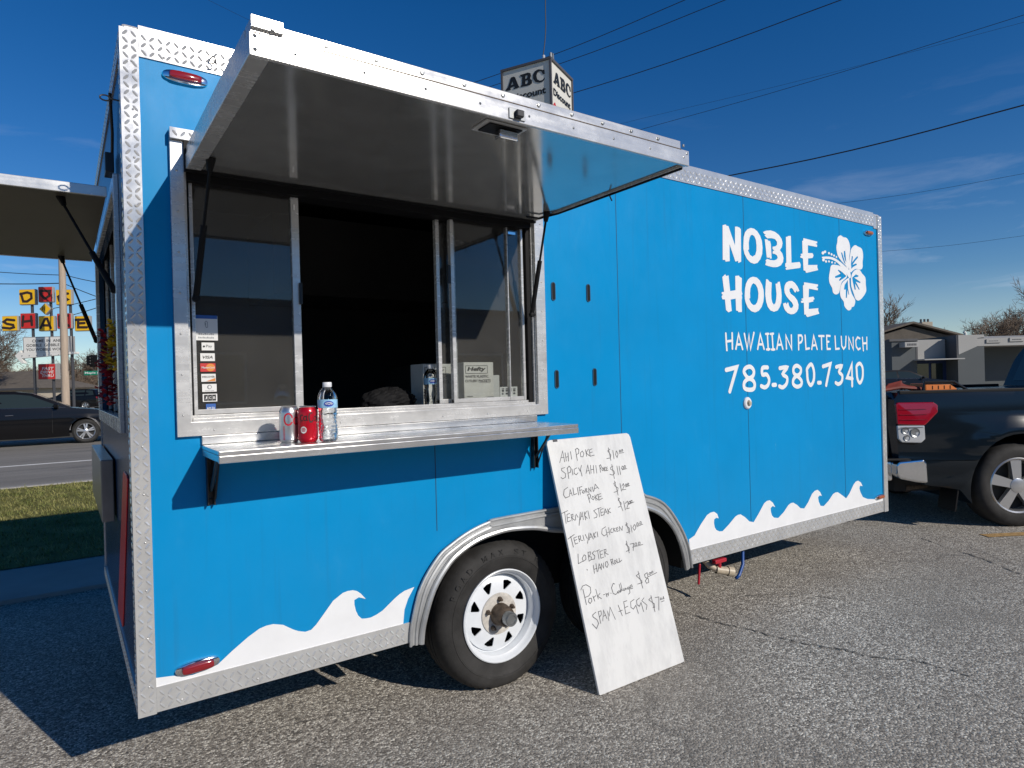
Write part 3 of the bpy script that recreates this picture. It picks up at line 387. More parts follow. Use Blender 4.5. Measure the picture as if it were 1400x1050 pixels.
def text_mesh(mb, s, x0, x1, z0, z1, fn, bold=0.0, shear=0.0, lift=0.0, space=1.0):
    """lettering fitted into a box of its plane"""
    cu = bpy.data.curves.new('lettering', 'FONT'); cu.body = s; cu.offset = bold; cu.shear = shear; cu.space_character = space; cu.resolution_u = 3
    o = bpy.data.objects.new('lettering', cu); COL.objects.link(o)
    dg = bpy.context.evaluated_depsgraph_get(); me = bpy.data.meshes.new_from_object(o.evaluated_get(dg))
    xs = [v.co.x for v in me.vertices]; ys = [v.co.y for v in me.vertices]
    a, b, c, d = min(xs), max(xs), min(ys), max(ys)
    vs = [fn(x0+(v.co.x-a)/(b-a)*(x1-x0), z0+(v.co.y-c)/(d-c)*(z1-z0), lift) for v in me.vertices]
    mb.add(vs, [list(p.vertices) for p in me.polygons])
    bpy.data.objects.remove(o); bpy.data.meshes.remove(me); bpy.data.curves.remove(cu)
    return mb
WALL = lambda u, v, d=0.0: (u, d, v)                       # the trailer's side: depth runs into the trailer
rt2 = Vector((math.cos(YAW), -math.sin(YAW), 0)); fw2 = Vector((math.sin(YAW), math.cos(YAW), 0))
def at(lat, dep, z=0.0):                                    # ground position seen lat metres right of and dep metres ahead of the viewpoint
    p = Vector((CAM.x, CAM.y, 0))+rt2*lat+fw2*dep; return (p.x, p.y, z)
FACE = -YAW                                                 # things turned square to the viewpoint
rnd = random.Random(7)
def lugs(mb, x0, x1, z0, z1, fn, step=0.024, ln=0.0125, wd=0.0042, hgt=0.0018):
    """raised bars of chequer plate, alternately slanted"""
    nx = max(1, int(round((x1-x0)/step))); nz = max(1, int(round((z1-z0)/step)))
    for i in range(nx):
        for j in range(nz):
            cx = x0+(i+0.5)*(x1-x0)/nx; cz = z0+(j+0.5)*(z1-z0)/nz
            a = R_(50 if (i+j) % 2 else -50); ca, sa = math.cos(a), math.sin(a)
            rim = [(-ln, 0), (-ln*0.5, -wd), (ln*0.5, -wd), (ln, 0), (ln*0.5, wd), (-ln*0.5, wd)]
            P = [fn(cx+p*ca-q*sa, cz+p*sa+q*ca, 0) for p, q in rim]+[fn(cx+p*ca, cz+p*sa, -hgt) for p in (-ln*0.66, ln*0.66)]
            mb.add(P, [(0, 1, 6), (1, 2, 7, 6), (2, 3, 7), (3, 4, 7), (4, 5, 6, 7), (5, 0, 6)])

# ------------------------------------------------------------------ the setting
def sheet(name, m, x0, x1, y0, y1, z, kind='structure'):
    o = MB().add([(x0, y0, z), (x1, y0, z), (x1, y1, z), (x0, y1, z)], [(0, 1, 2, 3)]).ob(name, m); o['kind'] = kind; return o
sheet('parking_lot', 'asphalt', -900, 900, -60, 1500, 0.0)
o = MB().box(-60, 3.2, 3.0, 3.93, -0.10, 0.03).ob('sidewalk', 'concrete', bevel=0.006); struct(o)
j = MB()
for k in range(9): j.box(-12+k*1.52, -11.99+k*1.52, 3.0, 3.93, 0.0, 0.0312)
struct(j.ob('sidewalk_joints', 'under'))
sheet('verge', 'grass_base', -60, 3.2, 3.93, 9.35, 0.034)
struct(MB().box(-60, 3.2, 9.35, 9.5, -0.1, 0.05).ob('kerb', 'concrete', bevel=0.02))
sheet('road', 'road', -320, 22, 9.5, 25.5, 0.006)
ln = MB().add([(-200, 13.25, 0.0105), (22, 13.25, 0.0105), (22, 13.45, 0.0105), (-200, 13.45, 0.0105)], [(0, 1, 2, 3)])
ln.add([(-200, 21.4, 0.0105), (22, 21.4, 0.0105), (22, 21.5, 0.0105), (-200, 21.5, 0.0105)], [(0, 1, 2, 3)])
struct(ln.ob('road_marking', 'roadpaint'))
yl = MB(); a_ = Vector((6.02, -0.23, 0.0045)); d_ = Vector((0.86, -0.50, 0)).normalized(); q_ = Vector((-d_.y, d_.x, 0))*0.05
yl.add([a_-q_, a_+d_*1.6-q_, a_+d_*1.6+q_, a_+q_], [(0, 1, 2, 3)]); struct(yl.ob('bay_marking', 'yellowpaint'))
ck_ = MB()
def crack(pts, wd, seed):
    rc = random.Random(seed); P = []
    for a, b in zip(pts, pts[1:]):
        for k in range(14):
            t_ = k/14; P.append((a[0]+(b[0]-a[0])*t_+rc.uniform(-0.012, 0.012), a[1]+(b[1]-a[1])*t_+rc.uniform(-0.012, 0.012)))
    vs, fs = [], []
    for i, p in enumerate(P):
        q = P[min(i+1, len(P)-1)]; o_ = P[max(i-1, 0)]; d = Vector((q[0]-o_[0], q[1]-o_[1])).normalized(); w_ = wd*rc.uniform(0.1, 1.0)*(0.2 if rc.random() < 0.2 else 1)
        vs += [(p[0]-d.y*w_, p[1]+d.x*w_, 0.0035), (p[0]+d.y*w_, p[1]-d.x*w_, 0.0035)]
    for i in range(len(P)-1): fs.append((2*i, 2*i+1, 2*i+3, 2*i+2))
    ck_.add(vs, fs)
for pts, wd, sd in CRACKS: crack(pts, wd, sd)
each(ck_, 'pavement_crack', 'crackfill')
for o in list(COL.objects):
    if o.name.startswith('pavement_crack'): o['kind'] = 'structure'
gb = MB()
for i in range(26000):
    x = rnd.uniform(-3.2, 1.6); y = 3.95+5.4*rnd.random(); h = rnd.uniform(0.012, 0.045)*(1.6 if rnd.random() < 0.06 else 1); a = rnd.uniform(0, 6.28); t = rnd.uniform(0.3, 1.8); wv = 0.004
    c, s_ = math.cos(a), math.sin(a); lx, ly = math.cos(a+1.57)*h*t, math.sin(a+1.57)*h*t
    gb.add([(x-c*wv, y-s_*wv, 0.033), (x+c*wv, y+s_*wv, 0.033), (x+lx, y+ly, 0.033+h)], [(0, 1, 2)])
g = gb.ob('grass', 'blade'); g['kind'] = 'stuff'

# ------------------------------------------------------------------ the food trailer
L_, W_, Z0, Z1 = 4.89, 1.97, 0.335, 2.535
TRL = thing('food_trailer', 'bright blue concession trailer with white wave graphics and an open serving hatch', 'food trailer', (0, 0, 0))
ARCH = [(0.965,0.335),(0.985,0.45),(1.03,0.56),(1.11,0.655),(1.25,0.728),(1.43,0.755),(2.2,0.755),(2.31,0.742),(2.435,0.685),(2.54,0.57),(2.615,0.44),(2.635,0.335)]
WIN = (0.165, 1.625, 1.262, 2.108)
rect = lambda x0, x1, z0, z1: [(x0, z0), (x1, z0), (x1, z1), (x0, z1)]
side = [(0, Z0)]+ARCH+[(L_, Z0), (L_, Z1), (0, Z1)]
MB().plate([side, rect(*WIN)], 0.022, lambda u, v, d: (u, d, v)).ob('side_panel', 'blue', TRL)
MB().plate([[(0.02, Z0), (L_-0.02, Z0), (L_-0.02, Z1), (0.02, Z1)]], 0.022, lambda u, v, d: (u, W_-d, v)).ob('far_side_panel', 'blue', TRL)
RW = (0.34, 1.84, 1.28, 2.10)
MB().plate([rect(0.022, W_-0.022, Z0, Z1), rect(*RW)], 0.022, lambda u, v, d: (d, u, v)).ob('rear_panel', 'rearblue', TRL)  # rear panel in a darker, glossier blue than the sides
box_ob('front_panel', 'blue', (L_-0.022, L_, 0.022, W_-0.022, Z0, Z1), TRL)
box_ob('roof', 'alu', (0.0, L_, 0.0, W_, Z1-0.004, Z1+0.02), TRL, 0.01)
f = MB(); f.box(0.025, 0.93, 0.025, W_-0.025, 0.345, 0.43); f.box(2.67, L_-0.025, 0.025, W_-0.025, 0.345, 0.43); f.box(0.93, 2.67, 0.36, W_-0.36, 0.345, 0.43)
f.ob('floor', 'under', TRL)
wl = MB()
for y0, y1 in ((0.024, 0.36), (W_-0.36, W_-0.024)):
    wl.box(0.93, 2.67, y0, y1, 0.80, 0.815); wl.box(0.92, 0.932, y0, y1, 0.34, 0.81); wl.box(2.668, 2.68, y0, y1, 0.34, 0.81)
wl.box(0.93, 2.67, 0.352, 0.36, 0.33, 0.81); wl.box(0.93, 2.67, W_-0.36, W_-0.352, 0.33, 0.81)
h_ = len(wl.v)//2; each(wl, 'wheel_well', 'under', TRL)
ch = MB()
for y in (0.42, W_-0.5): ch.box(0.1, 6.0 if False else 4.9, y, y+0.06, 0.25, 0.345)
for x in (0.3, 1.0, 2.7, 3.6, 4.5): ch.box(x, x+0.05, 0.1, W_-0.1, 0.28, 0.344)
for x in (1.43, 2.22): ch.tube([(x, 0.2, 0.318), (x, W_-0.2, 0.318)], 0.03)
ch.ob('chassis', 'under', TRL)
tg = MB(); tg.tube([(4.85, 0.45, 0.33), (6.05, W_/2, 0.42)], 0.045); tg.tube([(4.85, W_-0.45, 0.33), (6.05, W_/2, 0.42)], 0.045); tg.tube([(6.0, W_/2, 0.42), (6.2, W_/2, 0.46)], [0.05, 0.055])
tg.ob('tow_tongue', 'blackmetal', TRL)
# interior
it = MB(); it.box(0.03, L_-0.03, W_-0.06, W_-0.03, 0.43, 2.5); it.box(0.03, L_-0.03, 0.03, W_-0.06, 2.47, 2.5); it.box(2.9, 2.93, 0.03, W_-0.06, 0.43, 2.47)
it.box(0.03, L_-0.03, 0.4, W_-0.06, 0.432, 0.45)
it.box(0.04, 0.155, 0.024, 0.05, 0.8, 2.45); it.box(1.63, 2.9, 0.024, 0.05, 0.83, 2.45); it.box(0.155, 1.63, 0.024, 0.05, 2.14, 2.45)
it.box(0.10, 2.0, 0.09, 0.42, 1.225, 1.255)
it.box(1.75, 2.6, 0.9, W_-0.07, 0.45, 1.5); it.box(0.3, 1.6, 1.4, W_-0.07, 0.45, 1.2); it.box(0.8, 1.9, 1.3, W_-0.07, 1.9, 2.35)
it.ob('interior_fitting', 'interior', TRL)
box_ob('ceiling_light', 'lamp', (0.62, 1.12, 0.62, 0.70, 2.41, 2.45), TRL, 0.005)
# chequer-plate trims, one mesh per strip
FR = lambda y: (lambda u, v, d: (u, y+d, v))
t = MB(); t.box(-0.006, 0.047, -0.006, 0.0, Z0-0.008, Z1+0.004); t.box(-0.006, -0.001, 0.0, 0.055, Z0-0.008, Z1+0.004)
lugs(t, -0.002, 0.046, Z0, Z1, FR(-0.0061)); lugs(t, 0.003, 0.052, Z0, Z1, lambda u, v, d: (-0.0061+d, u, v)); t.ob('corner_trim', 'plate', TRL)
t = MB(); t.box(0.0475, L_-0.1, -0.005, -0.0, 2.456, Z1); lugs(t, 0.05, L_-0.1, 2.459, 2.532, FR(-0.0051)); t.box(0.0475, L_-0.1, -0.004, 0.03, Z1+0.0005, Z1+0.022); t.ob('top_trim', 'plate', TRL)
t = MB(); t.box(0.0475, 0.955, -0.005, 0.0, Z0-0.004, 0.412); lugs(t, 0.052, 0.93, Z0+0.002, 0.40, FR(-0.0051)); t.ob('bottom_trim', 'plate', TRL); t = MB()
t.box(2.645, L_-0.05, -0.005, 0.0, Z0-0.004, 0.412); lugs(t, 2.66, L_-0.05, Z0+0.002, 0.41, FR(-0.0051)); t.ob('bottom_trim', 'plate', TRL)
t = MB(); t.box(L_-0.052, L_+0.006, -0.012, 0.0, Z0-0.008, Z1+0.006); t.box(L_, L_+0.006, 0.0, 0.06, Z0-0.008, Z1+0.006); lugs(t, L_-0.05, L_+0.004, Z0, Z1, FR(-0.0121)); t.box(L_-0.0999, L_-0.0521, -0.006, 0.0, 2.44, Z1)
t.ob('corner_trim', 'plate', TRL, 0.003)
t = MB(); t.box(-0.006, 0.0, 0.056, W_, Z0-0.006, Z0+0.06); t.box(-0.006, 0.0, W_-0.05, W_+0.004, Z0+0.06, Z1); t.box(-0.006, 0.0, 0.056, W_-0.05, Z1-0.06, Z1+0.004)
lugs(t, 0.06, W_, Z0, Z0+0.05, lambda u, v, d: (-0.0061+d, u, v)); lugs(t, 0.06, W_-0.05, Z1-0.05, Z1, lambda u, v, d: (-0.0061+d, u, v)); t.ob('rear_trim', 'plate', TRL)
# panel joints as dark blue strips, rivets
s = MB()
for x, z0, z1 in ((1.086, 0.76, 1.215), (2.160, 0.775, 2.455), (3.221, 0.413, 2.455), (4.312, 0.413, 2.455)): s.box(x-0.0016, x+0.0016, -0.0009, 0.0005, z0, z1)
each(s, 'panel_seam', 'seam', TRL)
r = MB()
def rivet(x, z, y=-0.0065, rr=0.004): r.lathe([(rr, 0), (rr*0.8, -0.0018), (0.0003, -0.0026)], 8, 'Y', (x, y, z))
for k in range(14): rivet(0.027, 0.42+k*0.155)
for k in range(24): rivet(0.12+k*0.2, 2.47, -0.0055); 
for x in (0.12, 0.36, 0.6, 0.85, 2.72, 3.1, 3.5, 3.9, 4.3, 4.7): rivet(x, 0.352, -0.0055)
for k in range(7):
    rivet(0.146, 1.29+k*0.135, -0.0185); rivet(1.655, 1.29+k*0.135, -0.0185)
    rivet(0.24+k*0.22, 1.236, -0.0185)
each(r, 'rivet', 'alu', TRL, smooth=True)
# fender
oc = [(0.945,0.318),(0.955,0.41),(1.0,0.55),(1.08,0.655),(1.15,0.70),(1.236,0.738),(1.33,0.762),(1.43,0.772),(2.2,0.772),(2.31,0.758),(2.445,0.70),(2.556,0.578),(2.629,0.446),(2.655,0.318)]
icv = [(2.608,0.318),(2.58,0.43),(2.52,0.55),(2.42,0.645),(2.30,0.70),(2.2,0.718),(2.05,0.705),(1.92,0.675),(1.80,0.66),(1.70,0.672),(1.58,0.702),(1.45,0.716),(1.36,0.712),(1.271,0.696),(1.19,0.663),(1.125,0.618),(1.053,0.525),(1.005,0.40),(0.992,0.318)]
def smooth(P, k=4):
    o = []
    for i in range(len(P)-1):
        p0, p1, p2, p3 = (P[max(0, min(len(P)-1, i+j))] for j in (-1, 0, 1, 2))
        for q in range(k):
            t_ = q/k; o.append(tuple(0.5*(2*p1[c]+(p2[c]-p0[c])*t_+(2*p0[c]-5*p1[c]+4*p2[c]-p3[c])*t_*t_+(3*p1[c]-p0[c]-3*p2[c]+p3[c])*t_**3) for c in (0, 1)))
    return o+[P[-1]]
oc, icv = smooth(oc), smooth(icv)
fe = MB(); fe.plate([oc+icv], 0.012, lambda u, v, d: (u, -0.012+d, v))
mid = lambda k: [(a[0], -0.016, a[1]) for a in k]
fe.tube(mid(oc), 0.0065, 6); fe.tube([(x, -0.018, z) for x, z in icv], 0.012, 8)
md = []
for x, z in oc: 
    cx = 1.8 if 1.43 < x < 2.2 else (1.43 if x <= 1.43 else 2.2); c = Vector((cx-x, 0.318-z)); c = c.normalized()*0.026; md.append((x+c.x, -0.013, z+c.y))
fe.tube(md, 0.008, 6); fe.ob('fender', 'fender', TRL, smooth=40)

# wheels
def make_wheel(cx):
    tp = [(0.203,0.060),(0.206,0.046),(0.216,0.038),(0.245,0.030),(0.262,0.0265),(0.2625,0.0245),(0.270,0.0245),(0.271,0.0265),(0.292,0.031),(0.310,0.041),(0.322,0.054),(0.329,0.068),(0.3325,0.085),(0.333,0.10),(0.326,0.101),(0.326,0.107),(0.333,0.108),(0.3335,0.127),(0.3265,0.128),(0.3265,0.136),(0.3335,0.137),(0.333,0.16),(0.326,0.161),(0.326,0.167),(0.333,0.168),(0.332,0.19),(0.325,0.21),(0.30,0.235),(0.25,0.245),(0.205,0.225)]
    mb = MB().lathe(tp, 120, 'Y', (cx, 0, 0.318), jag=lambda i, j: -0.005 if j in (10, 11, 12, 24, 25) and i % 2 else 0)
    vs = []
    for x, y, z in mb.v:
        k = max(0.0, 0.11-z)/0.11
        if z < 0.07 and abs(math.hypot(x-cx, z-0.318)) > 0.22: y -= 0.010*k*(1 if y < 0.13 else -1)
        vs.append((x, y, max(z, 0.0)))
    mb.v = vs
    ty = mb.ob('tyre', 'tyre', None, smooth=50)
    lt = MB(); word = 'ROAD MAX ST R'
    for i, chx in enumerate(word):
        if chx == ' ': continue
        a = R_(152-i*8.6); ca, sa = math.cos(a), math.sin(a)
        fn = lambda u, v, d, ca=ca, sa=sa: (cx+ca*(0.276+v)+sa*u, 0.0275+d-0.0028*0-(v*-0.06), 0.318+sa*(0.276+v)-ca*u)
        text_mesh(lt, chx, -0.0125 if chx != 'I' else -0.003, 0.0125 if chx != 'I' else 0.003, 0.0, 0.026, fn, bold=0.01, lift=-0.0012)
    W = thing('w', 'x', 'y'); 
    for k in ('label', 'category'): del W[k]
    W.name = 'wheel'; W.parent = TRL
    ty.parent = W
    lt.ob('tyre_lettering', 'tyreletter', W)
    rm = MB().lathe([(0.203,0.064),(0.2075,0.044),(0.2085,0.035),(0.204,0.0325),(0.200,0.036),(0.197,0.047),(0.190,0.056),(0.184,0.060),(0.181,0.068),(0.179,0.100),(0.1715,0.103)], 64, 'Y', (cx, 0, 0.318))
    ring = lambda rr, n=64: [(rr*math.cos(2*math.pi*i/n), rr*math.sin(2*math.pi*i/n)) for i in range(n)]
    holes = []
    for k in range(8):
        a = R_(22+45*k); P = lambda rr, da: (rr*math.cos(a+R_(da)), rr*math.sin(a+R_(da)))
        holes.append([P(0.149, -8.5), P(0.152, 0), P(0.149, 8.5), P(0.145, 9.5), P(0.110, 8), P(0.107, 5), P(0.109, 2), P(0.144, -9.5)])
    def dish(u, v, d):
        rr = math.hypot(u, v); y = 0.082 if rr > 0.16 else 0.082-(0.16-rr)*0.16 if rr > 0.11 else 0.074
        return (cx+u, y+d+(0.012 if rr > 0.168 else 0), 0.318+v)
    rm.plate([ring(0.172)]+holes+[ring(0.047, 32)], 0.005, dish)
    rm.ob('rim', 'wheelwhite', W, smooth=35)
    hb = MB().lathe([(0.094,0.0725),(0.092,0.0685),(0.075,0.067),(0.048,0.0675),(0.047,0.075)], 40, 'Y', (cx, 0, 0.318)); hb.ob('hub_plate', 'dirtywhite', W, smooth=40)
    hu = MB().lathe([(0.05,0.09),(0.05,0.055),(0.047,0.035),(0.044,0.012),(0.036,0.004),(0.0005,0.004)], 32, 'Y', (cx, 0, 0.318))
    for k in range(5):
        a = R_(18+72*k); hu.lathe([(0.0115,0.07),(0.0115,0.056),(0.008,0.050),(0.006,0.042),(0.0004,0.041)], 6, 'Y', (cx+0.068*math.cos(a), 0, 0.318+0.068*math.sin(a)))
    hu.ob('hub', 'rust', W, smooth=40)
    MB().lathe([(0.031,0.006),(0.031,-0.030),(0.028,-0.034),(0.020,-0.034),(0.018,-0.030),(0.0005,-0.029)], 28, 'Y', (cx, 0, 0.318)).ob('hub_cap', 'hubcap', W, smooth=40)
    MB().lathe([(0.15,0.13),(0.0005,0.128)], 32, 'Y', (cx, 0, 0.318)).ob('brake_drum', 'black', W)
    return W
wheel = make_wheel(1.43)
w2 = copy_tree(wheel, TRL); w2.location = (0.79, 0, 0)
w3 = copy_tree(wheel, TRL); w3.location = (2.86, W_, 0); w3.rotation_euler = (0, 0, math.pi)
w4 = copy_tree(wheel, TRL); w4.location = (3.65, W_, 0); w4.rotation_euler = (0, 0, math.pi)

# graphics
mm = lambda l: [(p[0]/1000, p[1]/1000) for p in l]
def poly_decal(name, groups, m, y=-0.0016, t=0.0006):
    b = MB()
    for i, g in enumerate(groups): b.plate([mm(l) for l in g], t, lambda u, v, d, i=i: (u, y-0.00004*i+d, v))
    return b.ob(name, m, TRL)
def stroke_decal(name, strokes, wd, m, sc_=1000.0, y=-0.0016):
    b = MB()
    for i, s_ in enumerate(strokes): b.ribbon([(p[0]/sc_, p[1]/sc_) for p in s_], wd, lambda u, v, d: (u, y+d, v), -0.00012*(i % 4))
    return b.ob(name, m, TRL)
poly_decal('name_lettering', NAME, 'white')
def round_loop(P, k=3):
    n = len(P); o = []
    for i in range(n):
        p0, p1, p2, p3 = P[i-1], P[i], P[(i+1) % n], P[(i+2) % n]
        for q in range(k):
            t_ = q/k; o.append(tuple(0.5*(2*p1[c]+(p2[c]-p0[c])*t_+(2*p0[c]-5*p1[c]+4*p2[c]-p3[c])*t_*t_+(3*p1[c]-p0[c]-3*p2[c]+p3[c])*t_**3) for c in (0, 1)))
    return o
poly_decal('hibiscus_graphic', [[round_loop(g[0])]+g[1:] for g in FLOWER], 'white'); poly_decal('wave_graphic', WAVES[:1], 'white', -0.0012); poly_decal('wave_graphic', WAVES[1:], 'white', -0.0012)
stroke_decal('tagline_lettering', TAGLINE, 0.0145, 'white')
def ease(P):
    if len(P) < 5: return P
    if P[0] == P[-1]: q = round_loop(P[:-1], 4); return q+[q[0]]
    return smooth(P, 4)
stroke_decal('phone_number', [ease([tuple(p) for p in s_]) for s_ in PHONE], 0.026, 'white')

# marker lights
def marker(x, z, lens, tilt=0.0, s=1.0):
    ca, sa = math.cos(tilt), math.sin(tilt)
    def el(rx, rz, y, n=28, p=2.6):
        o = []
        for i in range(n):
            a = 2*math.pi*i/n; c, q = math.cos(a), math.sin(a)
            u = rx*math.copysign(abs(c)**(2/p), c); v = rz*math.copysign(abs(q)**(2/p), q); o.append((x+u*ca-v*sa, y, z+u*sa+v*ca))
        return o
    def loft(rings):
        b = MB(); n = len(rings[0]); vs = [q for r_ in rings for q in r_]
        fs = [(i*n+k, i*n+(k+1) % n, (i+1)*n+(k+1) % n, (i+1)*n+k) for i in range(len(rings)-1) for k in range(n)]+[tuple((len(rings)-1)*n+k for k in range(n))]
        return b.add(vs, fs)
    base = loft([el(0.070*s, 0.0215*s, 0.0), el(0.068*s, 0.020*s, -0.010), el(0.055*s, 0.0165*s, -0.013)]).ob('marker_light', 'chrome', TRL, smooth=40)
    loft([el(0.050*s, 0.0145*s, -0.012, p=4), el(0.048*s, 0.013*s, -0.024, p=4), el(0.040*s, 0.009*s, -0.027, p=4)]).ob('lens', lens, base, smooth=40)
marker(0.182, 2.417, 'red_lens'); marker(0.170, 0.449, 'red_lens', 0.05); marker(4.705, 2.396, 'amber', 0, 0.85); marker(4.775, 0.448, 'amber', 0.02, 0.85)
# slots and lock
sl = MB(); sr = MB()
for x, z in ((1.737, 1.795), (1.957, 1.800), (1.744, 1.379), (1.985, 1.385)):
    oval = lambda rx, rz: [(x+rx*math.cos(t), z+(rz-rx)*(1 if math.sin(t) > 0 else -1)+rx*math.sin(t)) for t in [2*math.pi*(i+0.5)/20 for i in range(20)]]
    sl.plate([oval(0.0085, 0.040)], 0.002, FR(-0.0022)); sr.plate([oval(0.0125, 0.044), oval(0.0085, 0.040)], 0.004, FR(-0.004))
SO = each(sl, 'cable_slot', 'black', TRL)
for p_, q_ in zip(SO, each(sr, 'slot_surround', 'seam')): q_.parent = p_
pt = MB().lathe([(0.036,0.0),(0.036,-0.008),(0.030,-0.014),(0.018,-0.015),(0.016,-0.004)], 28, 'Y', (3.208, 0, 1.207)).ob('water_inlet', 'cap', TRL, smooth=40)
MB().lathe([(0.016,-0.008),(0.012,-0.024),(0.0004,-0.026)], 20, 'Y', (3.212, 0, 1.205)).ob('inlet_plug', 'pvc', pt, smooth=40)

# ---- serving window
FL = MB(); FL.plate([rect(0.127, 1.675, 1.218, 2.20), rect(WIN[0]+0.004, WIN[1]-0.004, WIN[2]+0.004, WIN[3]-0.003)], 0.018, lambda u, v, d: (u, -0.018+d, v))
WF = FL.ob('serving_window', 'alu', TRL, 0.002)
rv = MB()
rv.box(WIN[0], WIN[0]+0.012, 0.0005, 0.085, WIN[2], WIN[3]); rv.box(WIN[1]-0.012, WIN[1], 0.0005, 0.085, WIN[2], WIN[3])
rv.box(WIN[0]+0.012, WIN[1]-0.012, -0.004, 0.085, WIN[2], WIN[2]+0.014); rv.box(WIN[0]+0.012, WIN[1]-0.012, 0.018, 0.024, WIN[2]+0.014, WIN[2]+0.024); rv.box(WIN[0]+0.012, WIN[1]-0.012, 0.055, 0.061, WIN[2]+0.014, WIN[2]+0.024)
rv.ob('window_track', 'alu', WF, 0.0015)
dk = MB(); dk.box(WIN[1]-0.034, WIN[1]-0.0125, 0.012, 0.08, WIN[2]+0.015, WIN[3]-0.015); dk.box(WIN[0]+0.0125, WIN[1]-0.0125, -0.002, 0.086, WIN[3]-0.03, WIN[3]-0.001); dk.box(0.178, 0.184, 0.02, 0.08, WIN[2]+0.015, WIN[3]-0.015); each(dk, 'weather_seal', 'black', WF)
def sash(x0, x1, y, bars):
    b = MB()
    for a, c in bars: b.box(a, c, y-0.012, y+0.012, 1.287, 2.077)
    b.box(x0, x1, y-0.010, y+0.010, 1.2872, 1.305)
    so = b.ob('window_sash', 'alu', WF, 0.0015)
    box_ob('window_pane', 'pane', (x0+0.004, x1-0.004, y-0.002, y+0.002, 1.300, 2.078), so)
    return so
s1 = sash(0.186, 0.545, 0.036, ((0.186, 0.198), (0.528, 0.556)))
s2 = sash(1.146, 1.24, 0.068, ((1.146, 1.163), (1.226, 1.24)))
s3 = sash(1.199, 1.583, 0.036, ((1.199, 1.216), (1.494, 1.499), (1.571, 1.583)))
h = MB(); h.box(0.549, 0.560, 0.012, 0.022, 1.68, 1.76); h.box(1.182, 1.197, 0.02, 0.03, 1.80, 1.88); each(h, 'sash_handle', 'blackmetal', WF, bevel=0.002)
gs = MB(); gs.box(0.536, 0.543, 0.0205, 0.0235, 2.03, 2.05); gs.box(1.50, 1.54, 0.02, 0.0235, 2.045, 2.056); each(gs, 'sash_clip', 'chrome', WF)
# stickers on the left pane
def sticker(name, m, x, z, w_, h_, parent=s1, y=0.0325):
    return MB().plate([rect(x-w_/2, x+w_/2, z-h_/2, z+h_/2)], 0.0008, FR(y)).ob(name, m, parent)
SX, SY = 0.2325, 0.0325
card = lambda z: sticker('card_sticker', 'sticker', SX, z, 0.046, 0.027)
sticker('notice_sticker', 'sticker', 0.232, 1.585, 0.072, 0.085)
b = MB()
for z_, x0_, n_ in ((1.564, 0.207, 8), (1.552, 0.206, 11)):
    for k in range(n_): b.plate([rect(x0_+k*0.05/n_, x0_+k*0.05/n_+0.034/n_, z_-0.003, z_+0.003-0.001*(k % 3))], 0.0004, FR(SY-0.0004))
b.ribbon([(0.228, 1.595), (0.228, 1.605), (0.232, 1.609), (0.236, 1.605), (0.236, 1.588), (0.232, 1.586), (0.230, 1.59), (0.230, 1.602)], 0.0016, FR(SY), -0.0006); b.ob('sticker_print', 'sgrey', s1)
sticker('card_sticker', 'sblue', 0.232, 1.623, 0.070, 0.012, y=0.0320)
dx = 0.0
